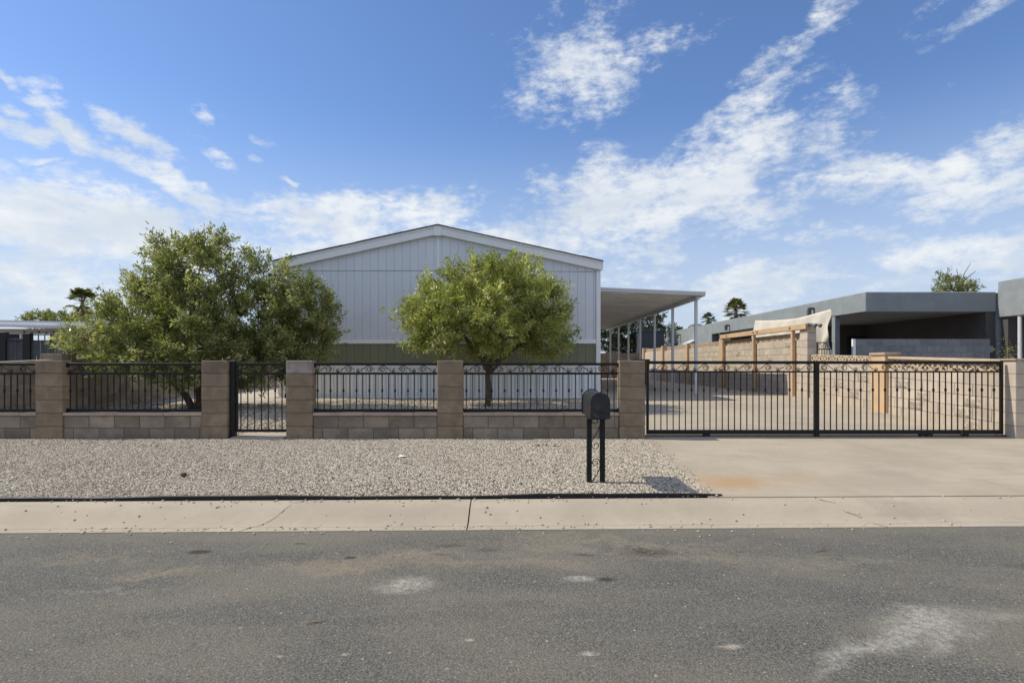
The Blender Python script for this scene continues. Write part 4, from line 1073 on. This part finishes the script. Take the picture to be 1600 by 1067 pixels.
# ---------------------------------------------------------------- behind the carport
p = empty('storage_shed', (X_(1000, 36.5), 36.5, .5), 'charcoal storage shed beyond the tall block wall', 'shed')
w = X_(1038, 36.5) - X_(1000, 36.5)
for i in range(6): MB().box(w * i / 6 + .004, w * (i + 1) / 6 - .004, 0, .05, 0, 2.92, .004).build('panel', M['shed'], p)
MB().box(.004, w - .004, .052, 2.4, 0, 2.9).build('shed_body', M['shed'], p)
MB().box(-.05, w + .05, -.06, 2.5, 2.925, 3.0).build('roof', M['shed'], p)
bwall = empty('rear_wall', (0, 35.2, 0), 'brown block wall closing the far end of the driveway', 'block wall')
for r in range(8):
    x = 1.6 - (.2 if r % 2 else 0)
    while x < 8.1:
        MB().box(x + .004, x + .392, 0, .15, .48 + r * .195 + .003, .48 + r * .195 + .192).build('block', M['brownwall'], bwall); x += .396
MB().box(1.5, 8.2, .01, .14, .3, 2.03).build('mortar_core', M['brownwall'], bwall)
p = empty('waste_bin', (X_(1002, 24), 24, .512), 'black wheeled waste bin under the carport behind the gate pillar', 'bin')
v = [(-.22, -.25, .08), (.22, -.25, .08), (.22, .25, .08), (-.22, .25, .08), (-.28, -.32, .98), (.28, -.32, .98), (.28, .32, .98), (-.28, .32, .98)]
MB().add(v, [(3, 2, 1, 0), (4, 5, 6, 7), (0, 1, 5, 4), (1, 2, 6, 5), (2, 3, 7, 6), (3, 0, 4, 7)]).build('bin_body', M['dark'], p)
MB().add([(-.30, -.34, .985), (.30, -.34, .985), (.30, .36, .985), (-.30, .36, .985), (-.27, -.30, 1.07), (.27, -.30, 1.07), (.27, .33, 1.07), (-.27, .33, 1.07)], [(3, 2, 1, 0), (4, 5, 6, 7), (0, 1, 5, 4), (1, 2, 6, 5), (2, 3, 7, 6), (3, 0, 4, 7)]).build('lid', M['dark'], p)
for sx in (-.24, .24): MB().tube([(sx - .03, .24, .1), (sx + .03, .24, .1)], .1, 12).build('wheel', M['plastic'], p)

# ---------------------------------------------------------------- left side
LX = -9.15
lwall = empty('left_boundary_wall', (0, 0, 0), 'grey-brown block wall running back along the left side of the yard', 'block wall')
LB = MB().box(-.15, 0, .004, .388, .003, .192, .004).mesh('left_block', M['wallblock'])
for (y0, y1, rows, zb_, sl) in ((9.1, 15.0, 6, .16, .042), (15.0, 20.1, 6, .43, 0)):
    n = int((y1 - y0) / .392)
    for r in range(rows):
        for i in range(n):
            yl = y0 + i * .392 + (.196 if r % 2 else 0)
            o = obj_of('block', LB, lwall, (LX + random.uniform(-.003, .003), yl, zb_ + r * .195 + sl * (yl - y0))); o.rotation_euler = (math.atan(sl), 0, 0)
    v = [(LX - .142, y0, zb_ - .2), (LX - .008, y0, zb_ - .2), (LX - .008, y1 + .1, zb_ - .2 + sl * (y1 - y0)), (LX - .142, y1 + .1, zb_ - .2 + sl * (y1 - y0))]; v += [(a, b_, c + rows * .195 + .19) for a, b_, c in v]
    MB().add(v, [(3, 2, 1, 0), (4, 5, 6, 7), (0, 1, 5, 4), (1, 2, 6, 5), (2, 3, 7, 6), (3, 0, 4, 7)]).build('mortar_core', M['mortar'], lwall)
    v = [(LX - .18, y0, zb_ + rows * .195), (LX + .03, y0, zb_ + rows * .195), (LX + .03, y1, zb_ + rows * .195 + sl * (y1 - y0)), (LX - .18, y1, zb_ + rows * .195 + sl * (y1 - y0))]; v += [(a, b_, c + .05) for a, b_, c in v]
    MB().add(v, [(3, 2, 1, 0), (4, 5, 6, 7), (0, 1, 5, 4), (1, 2, 6, 5), (2, 3, 7, 6), (3, 0, 4, 7)]).build('cap', M['cap'], lwall)
MB().box(LX - .3, LX + .12, 11.55, 11.95, .2, 1.60, .006).build('pilaster', M['wallblock'], lwall)
tag(MB().box(LX - .15, LX, 20.2, 34, .4, 1.65).build('far_blocks', M['wallblock'], lwall), kind='stuff')
# left neighbour: white patio roof, beige wall, charcoal slat fence
LD_ = 23.0
ln = empty('patio_house', (0, 0, 0), 'beige house with white flat patio roof at the left edge', 'house')
def lnb(name, mat, *a, c=0.0): return MB().box(*a, c).build(name, M[mat], ln)
def sl_box(name, mat, x0, x1, y0, y1, za0, za1, h):
    vv = [(x0, y0, za0), (x1, y0, za1), (x1, y1, za1 + .12), (x0, y1, za0 + .12)]; vv += [(a, b_, c + h) for a, b_, c in vv]
    return MB().add(vv, [(3, 2, 1, 0), (4, 5, 6, 7), (0, 1, 5, 4), (1, 2, 6, 5), (2, 3, 7, 6), (3, 0, 4, 7)]).build(name, M[mat], ln)
xL, xR = X_(-60, LD_), X_(128, LD_)
sl_box('patio_roof', 'roofwhite', xL, xR, LD_, LD_ + 6, Z_(507, LD_), Z_(511, LD_), .21)
sl_box('roof_lip', 'alum', xL, xR + .02, LD_ - .05, LD_ - .002, Z_(509, LD_) - .02, Z_(512, LD_) - .03, .10)
sl_box('roof_extension', 'roofwhite', xR + .03, xR + 4.2, LD_ + 1.2, LD_ + 6, Z_(505, LD_ + 1), Z_(506, LD_ + 1), .2)
lnb('wall', 'beige', xL, xR + 5, LD_ + 4.5, LD_ + 7, .4, 2.98)
for px in (-20, 35, 118): 
    x = X_(px, LD_ + .3); lnb('post', 'beige', x - .09, x + .09, LD_ + .3, LD_ + .48, .4, 2.78)
lnb('beam', 'beige', xL, xR, LD_ + .28, LD_ + .5, 2.60, 2.80)
lnb('dark_screen', 'darkdoor', X_(-60, LD_ + .6), X_(31, LD_ + .6), LD_ + .55, LD_ + .6, .4, 2.6)
for a, b_ in ((52, 60), (66, 74), (88, 110)):
    w = lnb('window', 'white', X_(a, 27.4), X_(b_, 27.4), LD_ + 4.44, LD_ + 4.51, 1.75, 2.45); MB().box(X_(a, 27.4) + .05, X_(b_, 27.4) - .05, LD_ + 4.43, LD_ + 4.438, 1.8, 2.4).build('pane', M['pane'], w)
for i in range(8): MB().sphere((X_(38 + i * 11.5, LD_ + .1), LD_ + .1, 2.66 - .05 * math.sin(i * 1.7) ** 2), .045, 8, 6).build('string_light_bulb', M['dark'], ln)
MB().tube([(X_(36 + i * 3.8, LD_ + .1), LD_ + .1, 2.72 - .05 * abs(math.sin(i * .55))) for i in range(25)], .008, 4).build('light_string', M['dark'], ln)
fd = 20.0
ff = empty('slat_fence', (0, fd, 0), 'charcoal vertical slat fence with black posts in front of the beige house', 'fence')
x = X_(-40, fd); i = 0
while x < X_(122, fd):
    top = Z_(529, fd) if x < X_(38, fd) else Z_(531.5, fd)
    MB().box(x + .008, x + .125, 0, .02, .5, top, .003).build('slat', M['dark'], ff); x += .134
for px, tp in ((-30, 519), (5, 519), (43, 521), (122, 522)):
    w_ = .13 if px in (5, 43) else .1
    MB().box(X_(px, fd) - w_, X_(px, fd) + w_, -.06, .10, .4, Z_(tp, fd), .006).build('post', M['iron'], ff)
MB().box(X_(47, fd), X_(121, fd), -.02, .03, Z_(522.5, fd) - .03, Z_(522.5, fd)).build('top_rail', M['iron'], ff)
MB().box(X_(-40, fd), X_(121, fd), -.03, -.001, Z_(532, fd) - .03, Z_(532, fd)).build('middle_rail', M['iron'], ff)
for i in range(8): MB().box(X_(50 + i * 10, fd) - .012, X_(50 + i * 10, fd) + .012, -.012, .012, Z_(532, fd), Z_(522.5, fd) - .03).build('picket', M['iron'], ff)

# ---------------------------------------------------------------- small loose things
def on_gravel(px, py):
    d = 6.0
    for _ in range(30): d = (EYE - gz(d)) * F / (py - HY)
    return X_(px, d), d, gz(d)
def rock(px, py, r, label):
    x, y, z = on_gravel(px, py); rnd = random.Random(int(px)); b = MB(); b.sphere((0, 0, 0), r, 8, 6, .65)
    b.v = [(a * rnd.uniform(.8, 1.2), c * rnd.uniform(.8, 1.2), e * rnd.uniform(.8, 1.2)) for a, c, e in b.v]
    o = b.build('dark_stone', M['rock'], loc=(x, y, z + r * .5)); tag(o, label, 'stone', 'dark stones on the gravel')
rock(287, 744, .035, 'dark stone alone on the gravel at the left'); rock(841, 697, .022, 'left of three small dark stones on the gravel near the planter wall')
rock(853, 696, .02, 'middle of three small dark stones on the gravel near the planter wall'); rock(867, 698, .022, 'right of three small dark stones on the gravel near the planter wall')
x, y, z = on_gravel(628, 716)
o = MB().add([(-.05, -.03, .0), (.05, -.04, .012), (.06, .03, .004), (-.03, .04, .018), (-.05, -.03, .003), (.05, -.04, .015), (.06, .03, .007), (-.03, .04, .021)], [(3, 2, 1, 0), (4, 5, 6, 7), (0, 1, 5, 4), (1, 2, 6, 5), (2, 3, 7, 6), (3, 0, 4, 7)]).build('paper_scrap', M['paper'], loc=(x, y, z + .02))
tag(o, 'small white paper scrap lying on the gravel', 'paper')
x, y = street_px(495, 973)
b = MB(); b.tube([(-.05, -.022, .004), (-.017, -.006, .008), (.02, .004, .006), (.05, .03, .008)], [.002, .0035, .003, .0015], 6)
tag(b.build('stick', M['stick'], loc=(x, y, 0)), 'dry brown stick on the asphalt left of centre', 'stick')
x, y = street_px(1283, 861)
b = MB(); b.tube([(-.05, -.02, .005), (.0, .0, .012), (.05, .03, .006)], [.003, .004, .002], 6)
tag(b.build('stick', M['stick'], loc=(x, y, 0)), 'small curled twig on the asphalt in front of the driveway', 'stick')
rnd = random.Random(99); lp = MB()
def pebble(x, y, z, r):
    k = len(lp.v)
    t = (1 + 5 ** .5) / 2
    vs = [(-1, t, 0), (1, t, 0), (-1, -t, 0), (1, -t, 0), (0, -1, t), (0, 1, t), (0, -1, -t), (0, 1, -t), (t, 0, -1), (t, 0, 1), (-t, 0, -1), (-t, 0, 1)]
    a = rnd.uniform(0, 6.28); sx, sy, sz = rnd.uniform(.7, 1.3), rnd.uniform(.6, 1.0), rnd.uniform(.45, .8)
    vv = []
    for q in vs:
        px_, py_, pz_ = q[0] * r * .55 * sx, q[1] * r * .55 * sy, q[2] * r * .55 * sz
        vv.append((x + px_ * math.cos(a) - py_ * math.sin(a), y + px_ * math.sin(a) + py_ * math.cos(a), z + pz_ + r * .4))
    lp.add(vv, [(0, 11, 5), (0, 5, 1), (0, 1, 7), (0, 7, 10), (0, 10, 11), (1, 5, 9), (5, 11, 4), (11, 10, 2), (10, 7, 6), (7, 1, 8), (3, 9, 4), (3, 4, 2), (3, 2, 6), (3, 6, 8), (3, 8, 9), (4, 9, 5), (2, 4, 11), (6, 2, 10), (8, 6, 7), (9, 8, 1)])
def curb_z(o):
    for (a, za_), (b_, zb2) in zip(PROF[1:-1], PROF[2:-1]):
        if a <= o <= b_: return za_ + (zb2 - za_) * (o - a) / max(1e-6, b_ - a)
    return 0.0
for i in range(420):
    x = rnd.gauss(-1.6, 2.2) if i % 3 else rnd.uniform(-6, 5); o_ = rnd.choice([rnd.uniform(4.86, 5.4), rnd.gauss(5.36, .03), rnd.gauss(4.90, .03), rnd.gauss(4.82, .08)])
    o_ = min(5.40, max(4.3, o_))
    pebble(x, o_ + SK * x, curb_z(o_) if o_ > 4.85 else 0.0, rnd.uniform(.005, .014))
for i in range(260):
    x, y = rnd.uniform(-5, 5), rnd.uniform(2.2, 4.7); pebble(x, y, 0, rnd.uniform(.0025, .006))
for i in range(60):
    y = rnd.uniform(5.45, 8.8); x = 1.9 + .05 * (y - 5.4) + abs(rnd.gauss(0, .06)); pebble(x, y, gz(y) + .012, rnd.uniform(.006, .014))
tag(lp.build('loose_pebbles', M['stone']), 'stray gravel pebbles scattered on the kerb and street', 'pebbles', kind='stuff')
